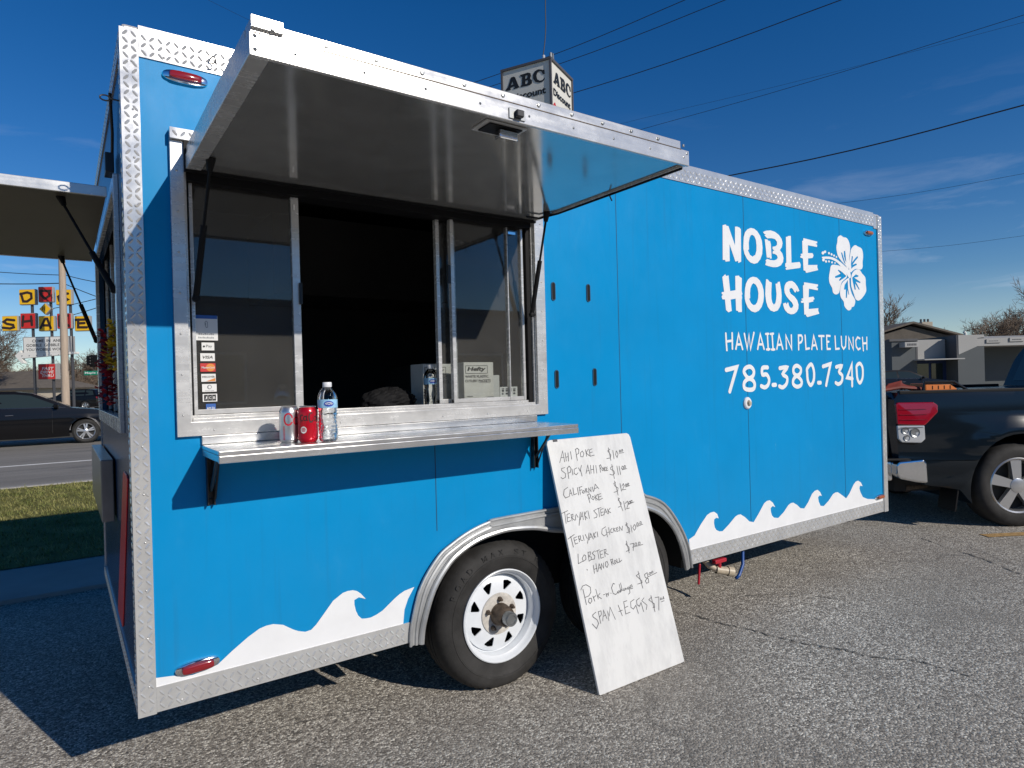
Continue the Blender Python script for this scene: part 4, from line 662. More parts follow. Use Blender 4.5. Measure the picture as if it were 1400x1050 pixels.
for z, w_ in ((1.5215, 'pay'), (1.4845, 'visa'), (1.449, 'mc'), (1.4135, 'disc'), (1.3785, 'diners'), (1.3445, 'jcb'), (1.3085, 'amex')):
    x = SX + {'pay': 0.003, 'visa': 0.001, 'mc': 0.001, 'disc': 0.002, 'diners': 0.004, 'jcb': 0.005, 'amex': 0.007}[w_]
    fr_ = FR(SY); B = MB(); mname = 'letter_black'; X0 = x
    if w_ == 'amex': sticker('card_sticker', 'sblue', x, z, 0.031, 0.030); text_mesh(B, 'AM EX', x-0.013, x+0.013, z-0.004, z+0.004, fr_, 0.01, lift=-0.0006); mname = 'sticker'
    elif w_ == 'mc':
        sticker('card_sticker', 'sred', x, z, 0.048, 0.029)
        c = MB(); c.plate([[(x+0.008+0.014*math.cos(a), z+0.0135*math.sin(a)) for a in [i*0.3142 for i in range(20)]]], 0.0006, FR(SY-0.0006)); c.ob('sticker_print', 'sorange', s1)
        text_mesh(B, 'MasterCard', x-0.020, x+0.021, z-0.0035, z+0.0035, FR(SY-0.0008), 0.01, lift=-0.0006); mname = 'sticker'
    else:
        sticker('card_sticker', 'sticker', x, z, 0.046 if w_ != 'pay' else 0.040, 0.027)
        if w_ == 'visa': text_mesh(B, 'VISA', x-0.016, x+0.016, z-0.005, z+0.005, fr_, 0.02, 0.25, -0.0006)
        if w_ == 'disc':
            text_mesh(B, 'DISCOVER', x-0.020, x+0.020, z+0.000, z+0.0065, fr_, 0.015, lift=-0.0006)
            o_ = MB().add([WALL(x-0.008, z-0.012, SY-0.0006), WALL(x+0.0215, z-0.012, SY-0.0006), WALL(x+0.0215, z-0.001, SY-0.0006)], [(0, 1, 2)]); o_.ob('sticker_print', 'sorange', s1)
        if w_ == 'pay':
            B.plate([[(x-0.013+0.0035*math.cos(a), z+0.0035*math.sin(a)) for a in [i*0.628 for i in range(10)]]], 0.0004, FR(SY-0.0006)); text_mesh(B, 'Pay', x-0.006, x+0.013, z-0.0055, z+0.0055, fr_, lift=-0.0006)
        if w_ == 'diners':
            B.plate([[(x+0.0075*math.cos(a), z+0.003+0.0075*math.sin(a)) for a in [i*0.4189 for i in range(15)]], [(x+0.001+0.0045*math.cos(a), z+0.003+0.0055*math.sin(a)) for a in [i*0.628 for i in range(10)]]], 0.0004, FR(SY-0.0006)); text_mesh(B, 'Diners Club', x-0.014, x+0.014, z-0.011, z-0.0075, fr_, lift=-0.0006); mname = 'sgrey'
        if w_ == 'jcb':
            for k, ch_ in enumerate('JCB'): B.plate([rect(x-0.019+k*0.013, x-0.007+k*0.013, z-0.0105, z+0.0105)], 0.0004, FR(SY-0.0005))
            B2 = MB()
            for k, ch_ in enumerate('JCB'): text_mesh(B2, ch_, x-0.0165+k*0.013, x-0.0095+k*0.013, z-0.0045, z+0.0045, FR(SY-0.0006), 0.01, lift=-0.0006)
            B2.ob('sticker_print', 'sticker', s1)
    B.ob('sticker_print', mname, s1)
# small placard inside the right pane
sticker('placard_sticker', 'sticker', 1.496, 1.322, 0.096, 0.056, s3, 0.0412)
b = MB()
for k in range(4):
    x_ = 1.457+k*0.021
    for z_, w_, h_ in ((1.340, 0.014, 0.004), (1.328, 0.013, 0.010), (1.315, 0.009+0.003*(k % 2), 0.008), (1.301, 0.010, 0.004)): b.plate([rect(x_, x_+w_, z_, z_+h_)], 0.0004, FR(0.0408))
b.ob('placard_print', 'letter_black', s3)

# ---- hatch (awning) over the window
AX0, AX1, AY, AZ0, AZ1 = 0.172, 1.620, -0.918, 2.108, 2.158
AW = MB().box(AX0+0.012, AX1-0.012, AY+0.012, -0.03, AZ0+0.002, AZ1-0.006).ob('hatch_awning', 'sheet', TRL)
e = MB(); e.box(AX0, AX1, AY, AY+0.0115, AZ0-0.006, AZ1-0.004); e.box(AX0, AX0+0.0115, AY+0.0116, -0.032, AZ0-0.003, AZ1-0.004); e.box(AX1-0.0115, AX1, AY+0.0116, -0.032, AZ0-0.003, AZ1-0.004)
e.box(AX0, AX0+0.045, AY+0.0125, -0.04, AZ0-0.0045, AZ0-0.0004)
e.ob('edge_trim', 'alu', AW, 0.002)
e = MB(); e.box(AX0+0.004, AX1-0.036, AY+0.006, AY+0.05, AZ1-0.0035, AZ1+0.026); e.box(AX0+0.002, AX0+0.03, AY+0.051, -0.04, AZ1-0.0035, AZ1+0.022); e.box(AX1-0.07, AX1-0.04, AY+0.051, -0.04, AZ1-0.0035, AZ1+0.022); e.ob('upper_rail', 'alu', AW, 0.002)
e = MB(); e.box(AX0+0.004, AX0+0.075, AY-0.0035, AY+0.0055, AZ1+0.006, AZ1+0.033); e.ob('end_bracket', 'alu', AW, 0.0015)
e = MB()
for k in range(12): e.lathe([(0.006,0),(0.005,-0.003),(0.0004,-0.0035)], 8, 'Y', (AX0+0.05+k*0.125, AY+0.0055 if k else AY-0.0035, AZ1+0.012))
for k in range(9): e.lathe([(0.004,0),(0.0004,-0.0015)], 8, 'Y', (AX0+0.1+k*0.165, AY-0.0002, AZ0+0.02))
e.lathe([(0.005,0),(0.0004,-0.002)], 8, 'Y', (AX0+0.012, AY-0.0002, AZ0+0.008)); e.lathe([(0.005,0),(0.0004,-0.002)], 8, 'Y', (AX0+0.012, AY-0.0002, AZ1-0.012)); e.lathe([(0.005,0),(0.0004,-0.002)], 8, 'Y', (AX1-0.012, AY-0.0002, AZ1-0.015))
each(e, 'screw', 'hubcap', AW)
e = MB(); e.tube([(AX1-0.004, AY+0.03, AZ0-0.006), (AX1-0.004, -0.2, AZ0-0.006), (AX1-0.03, -0.10, AZ0-0.008), (AX1-0.1, -0.1, AZ0-0.008)], 0.0045, 6); e.tube([(AX1-0.002, -0.52, AZ0-0.004), (AX1+0.002, -0.53, AZ0-0.03)], 0.003, 5); e.ob('edge_gasket', 'black', AW)
box_ob('lip_joint', 'rust', (AX0+0.006, AX1-0.04, AY-0.0012, AY-0.0002, AZ1-0.006, AZ1-0.0035), AW)
lt = MB().plate([[(0.81, -0.882), (0.95, -0.882), (0.95, -0.80), (0.81, -0.80)]], 0.004, lambda u, v, d: (u, v, AZ0-0.0035+d)).ob('latch_plate', 'alu', AW)
q = MB(); q.plate([[(0.825, -0.875), (0.938, -0.875), (0.938, -0.812), (0.825, -0.812)]], 0.003, lambda u, v, d: (u, v, AZ0-0.007+d)); q.ob('latch_recess', 'black', lt)
q = MB(); q.box(0.865, 0.93, -0.866, -0.836, AZ0-0.034, AZ0-0.008); q.ob('latch_bar', 'chrome', lt, 0.004)
q = MB(); q.box(0.86, 0.915, AY-0.004, AY-0.0005, AZ0+0.000, AZ0+0.030); q.ob('keeper_plate', 'hubcap', AW, 0.001)
q = MB(); q.box(0.878, 0.902, AY-0.018, AY-0.0042, AZ0+0.004, AZ0+0.024); q.ob('keeper_bolt', 'blackmetal', AW, 0.003)
st = MB()
def strut(top, bot, parent, split=0.45):
    t_, b_ = Vector(top), Vector(bot); m_ = t_.lerp(b_, split)
    g_ = MB(); g_.tube([t_, m_], 0.005, 8); g_.tube([m_, b_], 0.0105, 10); g_.tube([t_+Vector((0,0,0.012)), t_-(t_-b_).normalized()*0.03], [0.016, 0.009], 8); g_.tube([b_, b_+(t_-b_).normalized()*0.02], [0.008, 0.008], 6); g_.lathe([(0.012,0.008),(0.012,-0.012),(0.0004,-0.014)], 10, 'Y', (b_.x, b_.y, b_.z))
    return g_.ob('gas_strut', 'black', parent, smooth=40)
strut((0.225, -0.165, 2.098), (0.193, -0.024, 1.678), AW); strut((1.575, -0.172, 2.098), (1.590, -0.024, 1.677), AW)
hd = MB(); hd.box(0.127, 1.69, -0.034, 0.0, 2.2005, 2.236); lugs(hd, 0.13, 1.69, 2.202, 2.234, FR(-0.0342)); hd.ob('drip_header', 'plate', TRL); hk = MB(); hk.box(0.168, 1.622, -0.032, -0.0185, 2.098, 2.199); hk.ob('hinge_seal', 'black', TRL)

# ---- serving shelf
SH = MB(); SH.box(0.20, 1.615, -0.300, -0.001, 1.172, 1.186); SH.box(0.20, 1.615, -0.302, -0.2855, 1.148, 1.1715); SH.box(0.2005, 1.6145, -0.013, -0.001, 1.187, 1.2165); SH.box(0.2005, 0.212, -0.285, -0.012, 1.150, 1.1715); SH.box(1.604, 1.6145, -0.285, -0.012, 1.150, 1.1715)
SHO = SH.ob('serving_shelf', 'steel', TRL, 0.0025)
SH2 = MB(); SH2.box(1.6155, 1.76, -0.10, -0.001, 1.176, 1.190); SH2.box(1.6155, 1.76, -0.102, -0.0865, 1.16, 1.1755)
def bracket(x, zb):
    b = MB()
    b.box(x-0.012, x+0.012, -0.008, -0.0005, zb, 1.147); b.box(x-0.012, x-0.008, -0.026, -0.008, zb, 1.147); b.box(x+0.008, x+0.012, -0.026, -0.008, zb, 1.147)
    for k in range(4): b.lathe([(0.0055, -0.0085), (0.0004, -0.010)], 8, 'Y', (x, 0, zb+0.02+k*0.04))
    b.tube([(x, -0.022, zb+0.05), (x, -0.14, 1.147)], 0.006, 6); b.tube([(x+0.012, -0.02, zb+0.02), (x+0.012, -0.10, 1.14)], 0.004, 6)
    return b.ob('shelf_bracket', 'blackmetal', SHO)
bracket(0.224, 0.982); bracket(1.594, 0.975)

# ---- the rear face: second hatch, folded shelf, reflective strip
RWF = MB().plate([rect(RW[0]-0.055, RW[1]+0.045, RW[2]-0.055, RW[3]+0.05), rect(RW[0], RW[1], RW[2], RW[3])], 0.016, lambda u, v, d: (-0.016+d, u, v)).ob('rear_window', 'alu', TRL, 0.002)
b = MB()
for y in (0.36, 0.83, 0.87, 1.34, 1.80): b.box(0.028, 0.045, y, y+0.02, RW[2], RW[3])
each(b, 'rear_sash', 'alu', RWF); box_ob('rear_pane', 'pane', (0.034, 0.038, RW[0], RW[1], RW[2], RW[3]), RWF)
RA = MB().box(-0.93, -0.03, 0.445, 1.86, 2.105, 2.132).ob('rear_hatch_awning', 'rearsheet', TRL)
e = MB(); e.box(-0.935, -0.028, 0.432, 0.4445, 2.10, 2.138); e.box(-0.935, -0.028, 1.8605, 1.872, 2.10, 2.138); e.box(-0.947, -0.9355, 0.432, 1.872, 2.10, 2.138); e.ob('edge_trim', 'alu', RA, 0.002)
strut((-0.17, 0.53, 2.098), (-0.02, 0.325, 1.74), RA, 0.6); strut((-0.17, 1.79, 2.098), (-0.02, 1.86, 1.66), RA, 0.55)
b = MB(); b.box(-0.055, -0.008, 0.86, 1.88, 0.82, 1.085); b.ob('folded_rear_shelf', 'dullsteel', TRL, 0.004)
b = MB(); b.plate([[(0.18, 1.075), (0.21, 1.085), (0.34, 1.085), (0.37, 1.07), (0.88, 0.445), (0.84, 0.43), (0.64, 0.43), (0.61, 0.445)]], 0.005, lambda u, v, d: (-0.0055+d, u, v)); b.ob('reflective_strip', 'reflector', TRL, 0.003)
b = MB(); b.tube([(-0.02, 0.25, 2.42), (-0.012, 0.31, 2.30), (-0.012, 0.37, 2.20)], 0.006, 6); b.box(-0.035, -0.007, 0.34, 0.43, 2.17, 2.24); b.ob('hinge_fitting', 'blackmetal', TRL, 0.003)
b = MB(); b.tube([(-0.006+0.0, 0.05, 2.32), (-0.03, 0.06, 2.325)]+[(-0.045+0.015*math.cos(a), 0.06, 2.325+0.009*math.sin(a)) for a in [i*0.7 for i in range(9)]], 0.0025, 6); b.ob('eye_hook', 'blackmetal', TRL)
b = MB(); b.tube([(0.262, -0.006, 2.505), (0.262, -0.03, 2.50)]+[(0.262+0.012*math.sin(a), -0.03, 2.49+0.012*math.cos(a)) for a in [i*0.5 for i in range(8)]], 0.0025, 6); b.tube([(0.30, -0.002, 2.36), (0.305, -0.02, 2.355), (0.305, -0.02, 2.20)], 0.003, 6); b.ob('wire_hook', 'blackmetal', TRL)
# drain valve and hose under the floor
b = MB(); b.tube([(2.86, 0.10, 0.33), (2.875, 0.04, 0.275), (2.91, 0.012, 0.252)], 0.017, 14); b.tube([(2.90, 0.0155, 0.2545), (2.985, -0.025, 0.236)], 0.023, 16, caps=False); b.tube([(2.965, -0.0155, 0.2405), (2.995, -0.030, 0.2335)], 0.028, 16, caps=False); b.tube([(2.965, -0.0155, 0.2405), (2.995, -0.030, 0.2335)], 0.021, 16, caps=False); b.tube([(2.962, -0.014, 0.241), (2.966, -0.016, 0.240)], 0.0205, 16)
dv = b.ob('drain_valve', 'pvc', TRL, smooth=50)
b = MB(); b.box(2.865, 2.965, -0.012, 0.016, 0.296, 0.318); b.tube([(2.915, 0.003, 0.255), (2.915, 0.003, 0.30)], 0.012, 8); b.tube([(2.80, 0.05, 0.30), (2.78, 0.045, 0.185)], 0.008, 6); b.ob('valve_handle', 'red_handle', dv, 0.004)
b = MB(); b.tube([(3.24, 0.10, 0.36), (3.215, 0.06, 0.30), (3.17, 0.03, 0.23), (3.12, 0.02, 0.18), (3.09, 0.02, 0.165)], 0.010, 8); b.ob('drain_hose', 'hose', TRL, smooth=True)
# ------------------------------------------------------------------ menu board leaning on the trailer
BX, BY, BZ, BH = 1.699, -0.2957, 0.0, 1.1281
bv = Vector((0, 0.2757, 1.0939)).normalized(); bn = Vector((0, -bv.z, bv.y))
BRD = thing('menu_board', 'tall white dry-erase menu board leaning against the blue trailer beside its wheel', 'menu board', (BX, BY, BZ+0.002))
BF = lambda u, v, d=0.0: tuple(Vector((u, 0, 0))+bv*v-bn*d)        # depth runs behind the face
c_ = [(0.004, 0.0), (0.545, 0.0), (0.551, 0.006), (0.497, 1.105), (0.490, 1.121), (0.476, 1.128), (-0.022, 1.128), (-0.036, 1.122), (-0.0415, 1.108), (0.0, 0.004)]
MB().plate([c_], 0.012, BF).ob('board_panel', 'board', BRD, 0.0015)
b = MB()
for i, s_ in enumerate(MENU): b.ribbon([(p[0]/2000, p[1]/2000) for p in s_], 0.0031, BF, -0.0009-0.00012*(i % 4))
b.ob('menu_lettering', 'ink', BRD)
b = MB(); b.plate([rect(-0.004, 0.022, 1.118, 1.1295)], 0.016, lambda u, v, d: BF(u, v, d-0.002)); b.ob('board_clip', 'steelpost', BRD)

# ------------------------------------------------------------------ drinks on the shelf
def can(name, label, body, x, y, loc_rot):
    c = thing(name, label, 'drink can', (x, y, 1.1865), loc_rot)
    MB().lathe([(0.0005,0.004),(0.022,0.003),(0.025,0.0),(0.027,0.001),(0.0325,0.010),(0.0333,0.016),(0.0333,0.101),(0.0325,0.106),(0.0275,0.1165),(0.0268,0.118)], 40).ob('can_body', body, c, smooth=40)
    MB().lathe([(0.0268,0.1175),(0.0272,0.1205),(0.0262,0.122),(0.0248,0.120),(0.0238,0.116),(0.0005,0.116)], 32).ob('can_lid', 'can_top', c, smooth=40)
    b = MB(); b.tube([(0.004, 0.0, 0.1175), (-0.004, 0.006, 0.118), (-0.012, 0.0, 0.118), (-0.004, -0.006, 0.118)], 0.0016, 6, close=True); b.ob('pull_tab', 'can_top', c)
    return c
CYL = lambda r: (lambda u, v, d: ((r-d)*math.sin(u/r), -(r-d)*math.cos(u/r), v))
def arc(cx, cz, rx, rz, a0, a1, n=14): return [(cx+rx*math.cos(R_(a0+(a1-a0)*i/n)), cz+rz*math.sin(R_(a0+(a1-a0)*i/n))) for i in range(n+1)]
c1 = can('diet_soda_can', 'silver drink can with big red letters, leftmost drink on the shelf', 'can_silver', 0.452, -0.152, -0.25)
b = MB(); f_ = CYL(0.0335)
b.ribbon(arc(-0.004, 0.079, 0.0135, 0.019, 35, 325), 0.0052, f_, 0.0); b.ribbon([(0.0075, 0.090), (0.0085, 0.084)], 0.0045, f_, -0.0002); b.ribbon(arc(0.022, 0.073, 0.0085, 0.0115, 0, 360)[:-1]+arc(0.022, 0.073, 0.0085, 0.0115, 0, 1, 1)[:1], 0.0042, f_, -0.0003)
for k in range(11): b.ribbon([(-0.0215, 0.012+k*0.0042), (-0.0175, 0.012+k*0.0042)], 0.0024, f_, 0.0)
b.ob('can_lettering', 'red_ink', c1)
c2 = can('red_soda_can', 'red drink can with black script, between the silver can and the water bottle', 'can_red', 0.500, -0.200, -0.2)
b = MB(); fi = f_
b.ribbon(arc(-0.0235, 0.083, 0.006, 0.010, 60, 300), 0.0036, fi)
b.ribbon(arc(-0.012, 0.081, 0.0045, 0.0075, 0, 350), 0.0032, fi, -0.0001); b.ribbon([(-0.0065, 0.090), (-0.008, 0.077), (-0.004, 0.074)], 0.0034, fi, -0.0002)
b.ribbon(arc(0.008, 0.084, 0.0075, 0.0155, 70, 320), 0.0042, fi, -0.0001); b.ribbon(arc(0.0225, 0.080, 0.0045, 0.0075, 0, 350), 0.0032, fi)
b.ribbon([(0.0295, 0.074), (0.0305, 0.088), (0.034, 0.100), (0.0355, 0.09), (0.0325, 0.074)], 0.003, fi, -0.0001); b.ribbon([(-0.028, 0.0685), (-0.012, 0.0665), (0.004, 0.0675)], 0.0026, fi)
b.ob('can_lettering', 'letter_black', c2)
b = MB(); b.plate([arc(-0.0175, 0.043, 0.0100, 0.0115, 0, 360, 24)[:-1]], 0.0003, lambda u, v, d: f_(u, v, d-0.0016)); ds = b.ob('round_badge', 'sticker', c2)
b = MB()
for z_, a_, e_ in ((0.048, -0.022, -0.013), (0.0435, -0.024, -0.011), (0.039, -0.022, -0.013)): b.ribbon([(a_, z_), (e_, z_)], 0.0022, f_, -0.0021)
b.ob('badge_print', 'red_ink', ds)
def bottle(label, x, y, z):
    t_ = thing('water_bottle', label, 'water bottle', (x, y, z), -0.2)
    pr = [(0.0005,0.006),(0.018,0.004),(0.024,0.0),(0.029,0.004),(0.0315,0.012)]
    for k in range(7):
        z0 = 0.018+k*0.0125; pr += [(0.0315, z0), (0.0288 if k % 2 == 0 else 0.0298, z0+0.005), (0.0315, z0+0.0095)]
    pr += [(0.0295,0.108),(0.0325,0.114),(0.0325,0.142),(0.0322,0.150),(0.029,0.163),(0.022,0.174),(0.0145,0.182),(0.0125,0.186),(0.0125,0.190),(0.0005,0.190)]
    mb = MB().lathe(pr, 36)
    mb.v = [(x_*(1+0.035*math.sin(5*math.atan2(y_, x_)+z_*90)*(z_ < 0.11)), y_*(1+0.035*math.sin(5*math.atan2(y_, x_)+z_*90)*(z_ < 0.11)), z_) for x_, y_, z_ in mb.v]
    mb.ob('bottle_body', 'clear', t_, smooth=True)
    MB().lathe([(0.0327,0.1145),(0.0329,0.116),(0.0329,0.141),(0.0327,0.1425)], 36).ob('bottle_label', 'label_blue', t_, smooth=True)
    g_ = CYL(0.0331); q = MB(); q.plate([arc(0.0, 0.128, 0.0165, 0.0095, 0, 360, 22)[:-1]], 0.0003, lambda u, v, d: g_(u, v, d-0.0001)); bg_ = q.ob('label_badge', 'label_navy', t_)
    q = MB(); q.ribbon(arc(0.0, 0.127, 0.012, 0.005, 165, 15), 0.0022, g_, -0.0009); q.ribbon([(-0.009, 0.126), (-0.004, 0.128), (0.0, 0.125), (0.005, 0.128), (0.010, 0.126)], 0.0018, g_, -0.0010); q.ob('badge_print', 'sticker', bg_)
    MB().lathe([(0.0142,0.184),(0.0146,0.186),(0.0146,0.199),(0.0138,0.2005),(0.0005,0.2005)], 30, jag=lambda i, j: 0.0005*(i % 2) if 0 < j < 3 else 0).ob('bottle_cap', 'cap', t_, smooth=40)
    return t_
bottle('clear water bottle with blue label standing on the shelf right of the cans', 0.556, -0.240, 1.1865)
bottle('clear water bottle inside the hatch, beside a white carton', 1.165, 0.17, 1.256)
def carton(label, x, y, rz, w_=0.16, h_=0.21):
    t_ = thing('cutlery_carton', label, 'carton', (x, y, 1.256), rz)
    MB().box(-w_/2, w_/2, 0.0, 0.11, 0, h_).ob('carton_body', 'carton', t_, 0.003)
    b = MB(); p_ = FR(-0.0012)
    text_mesh(b, 'Hefty', -0.062, 0.038, h_-0.045, h_-0.021, p_, 0.045, 0.2); text_mesh(b, 'WHITE PLASTIC', -0.074, 0.052, h_-0.071, h_-0.059, p_, 0.02); text_mesh(b, 'CUTLERY PACKETS', -0.074, 0.062, h_-0.091, h_-0.079, p_, 0.02)
    for r_ in (((-0.070, h_-0.016), (0.046, h_-0.016), (0.046, h_-0.051), (-0.070, h_-0.051), (-0.070, h_-0.016)),): b.ribbon(r_, 0.0022, p_)
    for k in range(4): b.ribbon([(-0.066, 0.055-k*0.012), (-0.066+0.03+0.012*(k % 3), 0.055-k*0.012)], 0.0025, p_)
    b.ribbon([(0.0, h_-0.094), (0.06, h_-0.094)], 0.001, p_)
    for x_ in (0.024, 0.042, 0.060): b.ribbon(arc(x_, 0.036, 0.006, 0.007, 0, 360)[:-1]+arc(x_, 0.036, 0.006, 0.007, 0, 1, 1)[:1], 0.0028, p_)
    b.ribbon([(0.016, 0.018), (0.070, 0.018)], 0.005, p_); b.ob('carton_print', 'letter_black', t_)
carton('pale printed carton standing behind the right window pane', 1.385, 0.118, 0.0)
carton('pale printed carton in the dark hatch opening, behind the window bar', 1.27, 0.30, 0.1)
b = MB()
rb = random.Random(3)
ph = [(rb.uniform(2, 9), rb.uniform(2, 9), rb.uniform(0, 6.28)) for _ in range(14)]
for i in range(22):
    for k in range(44):
        th, fi_ = math.pi*(i+0.5)/22, 6.283*k/44
        rr = 0.80+sum(abs(math.sin(p*th+q*round(fi_/0.1428)*0.1428*(1 if q < 6 else 0.5)+r_)) for p, q, r_ in ph)*0.030+rb.uniform(-0.03, 0.03)
        b.v.append((0.15*rr*math.cos(fi_)*math.sin(th), 0.09*rr*math.sin(fi_)*math.sin(th), max(0, 0.055-0.08*rr*math.cos(th))))
b.f = [(i*44+k, i*44+(k+1) % 44, (i+1)*44+(k+1) % 44, (i+1)*44+k) for i in range(21) for k in range(44)]+[tuple(range(44))[::-1], tuple(21*44+k for k in range(44))]
o = b.ob('plastic_bag', 'bagp'); o.scale = (0.8, 0.8, 0.75); o.location = (1.02, 0.30, 1.256); tag(o, 'crumpled plastic bag, coloured dark for deep shade, on the counter inside the hatch', 'plastic bag')  # pale bag coloured near black, its shade put into the material
box_o = MB().box(-0.025, 0.025, 0, 0.02, 0, 0.15).ob('paper_slip', 'sticker', None, 0.001); box_o.location = (1.50, 0.16, 1.256); tag(box_o, 'small white slip standing right of the carton behind the right pane', 'slip')

# ------------------------------------------------------------------ flower garlands on the rear hatch
def garland(label, m, x, y, z0, z1, rad, seed, kinks):
    rg = random.Random(seed); b = MB(); n = int((z1-z0)/0.011)
    for i in range(n):
        z = z0+(z1-z0)*i/n; rr = rad*(0.75+0.35*math.sin(i*kinks))
        for k in range(11):
            a = rg.uniform(0, 6.283); r0 = rr*rg.uniform(0.1, 0.55); r1 = rr*rg.uniform(0.8, 1.15); c, s_ = math.cos(a), math.sin(a); t_ = 0.011; up = rg.uniform(-0.012, 0.014)
            b.add([(x+c*r0, y+s_*r0, z), (x+c*r1-s_*t_, y+s_*r1+c*t_, z+up), (x+c*(r1+0.008), y+s_*(r1+0.008), z+up*1.6), (x+c*r1+s_*t_, y+s_*r1-c*t_, z+up)], [(0, 1, 2, 3)])
    o = b.ob('flower_garland', m); return tag(o, label, 'garland')
garland('dark red flower garland hanging from the rear hatch strut', 'lei_red', -0.025, 0.75, 1.335, 1.63, 0.040, 1, 0.55)
garland('yellow flower garland hanging beside the red one on the rear hatch', 'lei_yellow', -0.012, 0.55, 1.47, 1.65, 0.030, 2, 0.4)

# ------------------------------------------------------------------ vehicles
def arch_pts(cx, cz, r, a0=180.0, a1=0.0, n=18): return [(cx+r*math.cos(R_(a0+(a1-a0)*i/n)), cz+r*math.sin(R_(a0+(a1-a0)*i/n))) for i in range(n+1)]
def alloy_wheel(parent, x, y, r, side, spokes=5, wd=0.22, twin=False):
    """side = -1: outer face looks towards -y"""
    s = -side
    wh = bpy.data.objects.new('wheel', None); COL.objects.link(wh); wh.parent = parent; wh.location = (x, y, r-0.006); wh.empty_display_size = 0.1
    rr = r*0.66
    tp = [(rr, 0.02), (rr+0.012, 0.004), (rr+(r-rr)*0.5, -0.006), (r-0.022, 0.012), (r-0.004, 0.034), (r, 0.06), (r, wd-0.06), (r-0.02, wd-0.01), (rr, wd-0.02)]
    mb = MB().lathe([(a, s*h) for a, h in tp], 72, 'Y', jag=lambda i, j: -0.007 if j in (3, 4) and i % 2 else 0)
    mb.v = [(a, c, max(d, -(r-0.006))) for a, c, d in mb.v]; mb.ob('tyre', 'tyre', wh, smooth=40)
    rm = MB().lathe([(a, s*h) for a, h in [(rr+0.004, 0.012), (rr-0.004, 0.006), (rr-0.016, 0.016), (rr-0.024, 0.05), (rr-0.03, 0.13)]], 48, 'Y')
    def spoke(a, w0, w1):
        c, q = math.cos(a), math.sin(a); P = lambda rad, off, h: (c*rad-q*off, s*h, q*rad+c*off)
        r0, r1 = rr*0.16, rr-0.012
        v = [P(r0, -w0, 0.018), P(r0, w0, 0.018), P(r1, w1, 0.024), P(r1, -w1, 0.024), P(r0, -w0, 0.06), P(r0, w0, 0.06), P(r1, w1, 0.06), P(r1, -w1, 0.06)]
        rm.add(v, [(0,1,2,3),(4,7,6,5),(0,4,5,1),(1,5,6,2),(2,6,7,3),(3,7,4,0)])
    for k in range(spokes):
        a = 2*math.pi*k/spokes+0.35
        if twin: spoke(a-0.16, 0.016, 0.020); spoke(a+0.16, 0.016, 0.020)
        else: spoke(a, rr*0.14, rr*0.20)
    rm.lathe([(a, s*h) for a, h in [(rr*0.27, 0.03), (rr*0.26, 0.014), (rr*0.16, 0.008), (0.0005, 0.007)]], 24, 'Y'); rm.ob('rim', 'alloy', wh, smooth=35)
    MB().lathe([(rr*0.93, s*0.10), (0.0005, s*0.10)], 32, 'Y').ob('brake_disc', 'under', wh)
    return wh
def body_shell(name, m, loops, width, parent, bulge, y0=0.0, zs=(0.2, 1.3), step=0.06, bevel=0.0, inner=True):
    """two curved flanks cut from the side outline, joined across by the outline's skin"""
    outer = loops[0]
    bm = bmesh.new()
    for sgn in (0, 1):
        v, f = fill(loops); vs = [bm.verts.new((p[0], 0.0, p[1])) for p in v]
        for q in f:
            try: bm.faces.new([vs[i] for i in (q if sgn == 0 else q[::-1])])
            except ValueError: pass
        z = zs[0]
        geom = lambda: [e for e in list(bm.verts)+list(bm.edges)+list(bm.faces) if e.is_valid and all(abs(vv.co.y) < 1e-6 for vv in (e.verts if hasattr(e, 'verts') else [e]))]
        while z < zs[1]:
            bmesh.ops.bisect_plane(bm, geom=geom(), plane_co=(0, 0, z), plane_no=(0, 0, 1)); z += step
        for vv in bm.verts:
            if abs(vv.co.y) < 1e-6:
                d = bulge(vv.co.x, vv.co.z); vv.co.y = (y0+d if sgn == 0 else y0+width-d)
                if abs(vv.co.y) < 2e-6: vv.co.y = 3e-6
    be = [e for e in bm.edges if len(e.link_faces) == 1]
    lo = {}
    for e in be:
        for vv in e.verts: lo.setdefault((round(vv.co.x, 4), round(vv.co.z, 4)), {})[vv.co.y < y0+width/2] = vv
    for e in be:
        if e.verts[0].co.y < y0+width/2 and e.is_valid and len(e.link_faces) == 1:
            a, b = e.verts; ka, kb = (round(a.co.x, 4), round(a.co.z, 4)), (round(b.co.x, 4), round(b.co.z, 4))
            A, B = lo[ka].get(False), lo[kb].get(False)
            if A and B:
                try: bm.faces.new((a, b, B, A))
                except ValueError: pass
    bmesh.ops.recalc_face_normals(bm, faces=bm.faces)
    me = bpy.data.meshes.new(name); bm.to_mesh(me); bm.free()
    o = bpy.data.objects.new(name, me); COL.objects.link(o); me.materials.append(M[m]); o.parent = parent
    for p in me.polygons: p.use_smooth = True
    me.set_sharp_from_angle(angle=R_(32))
    return o
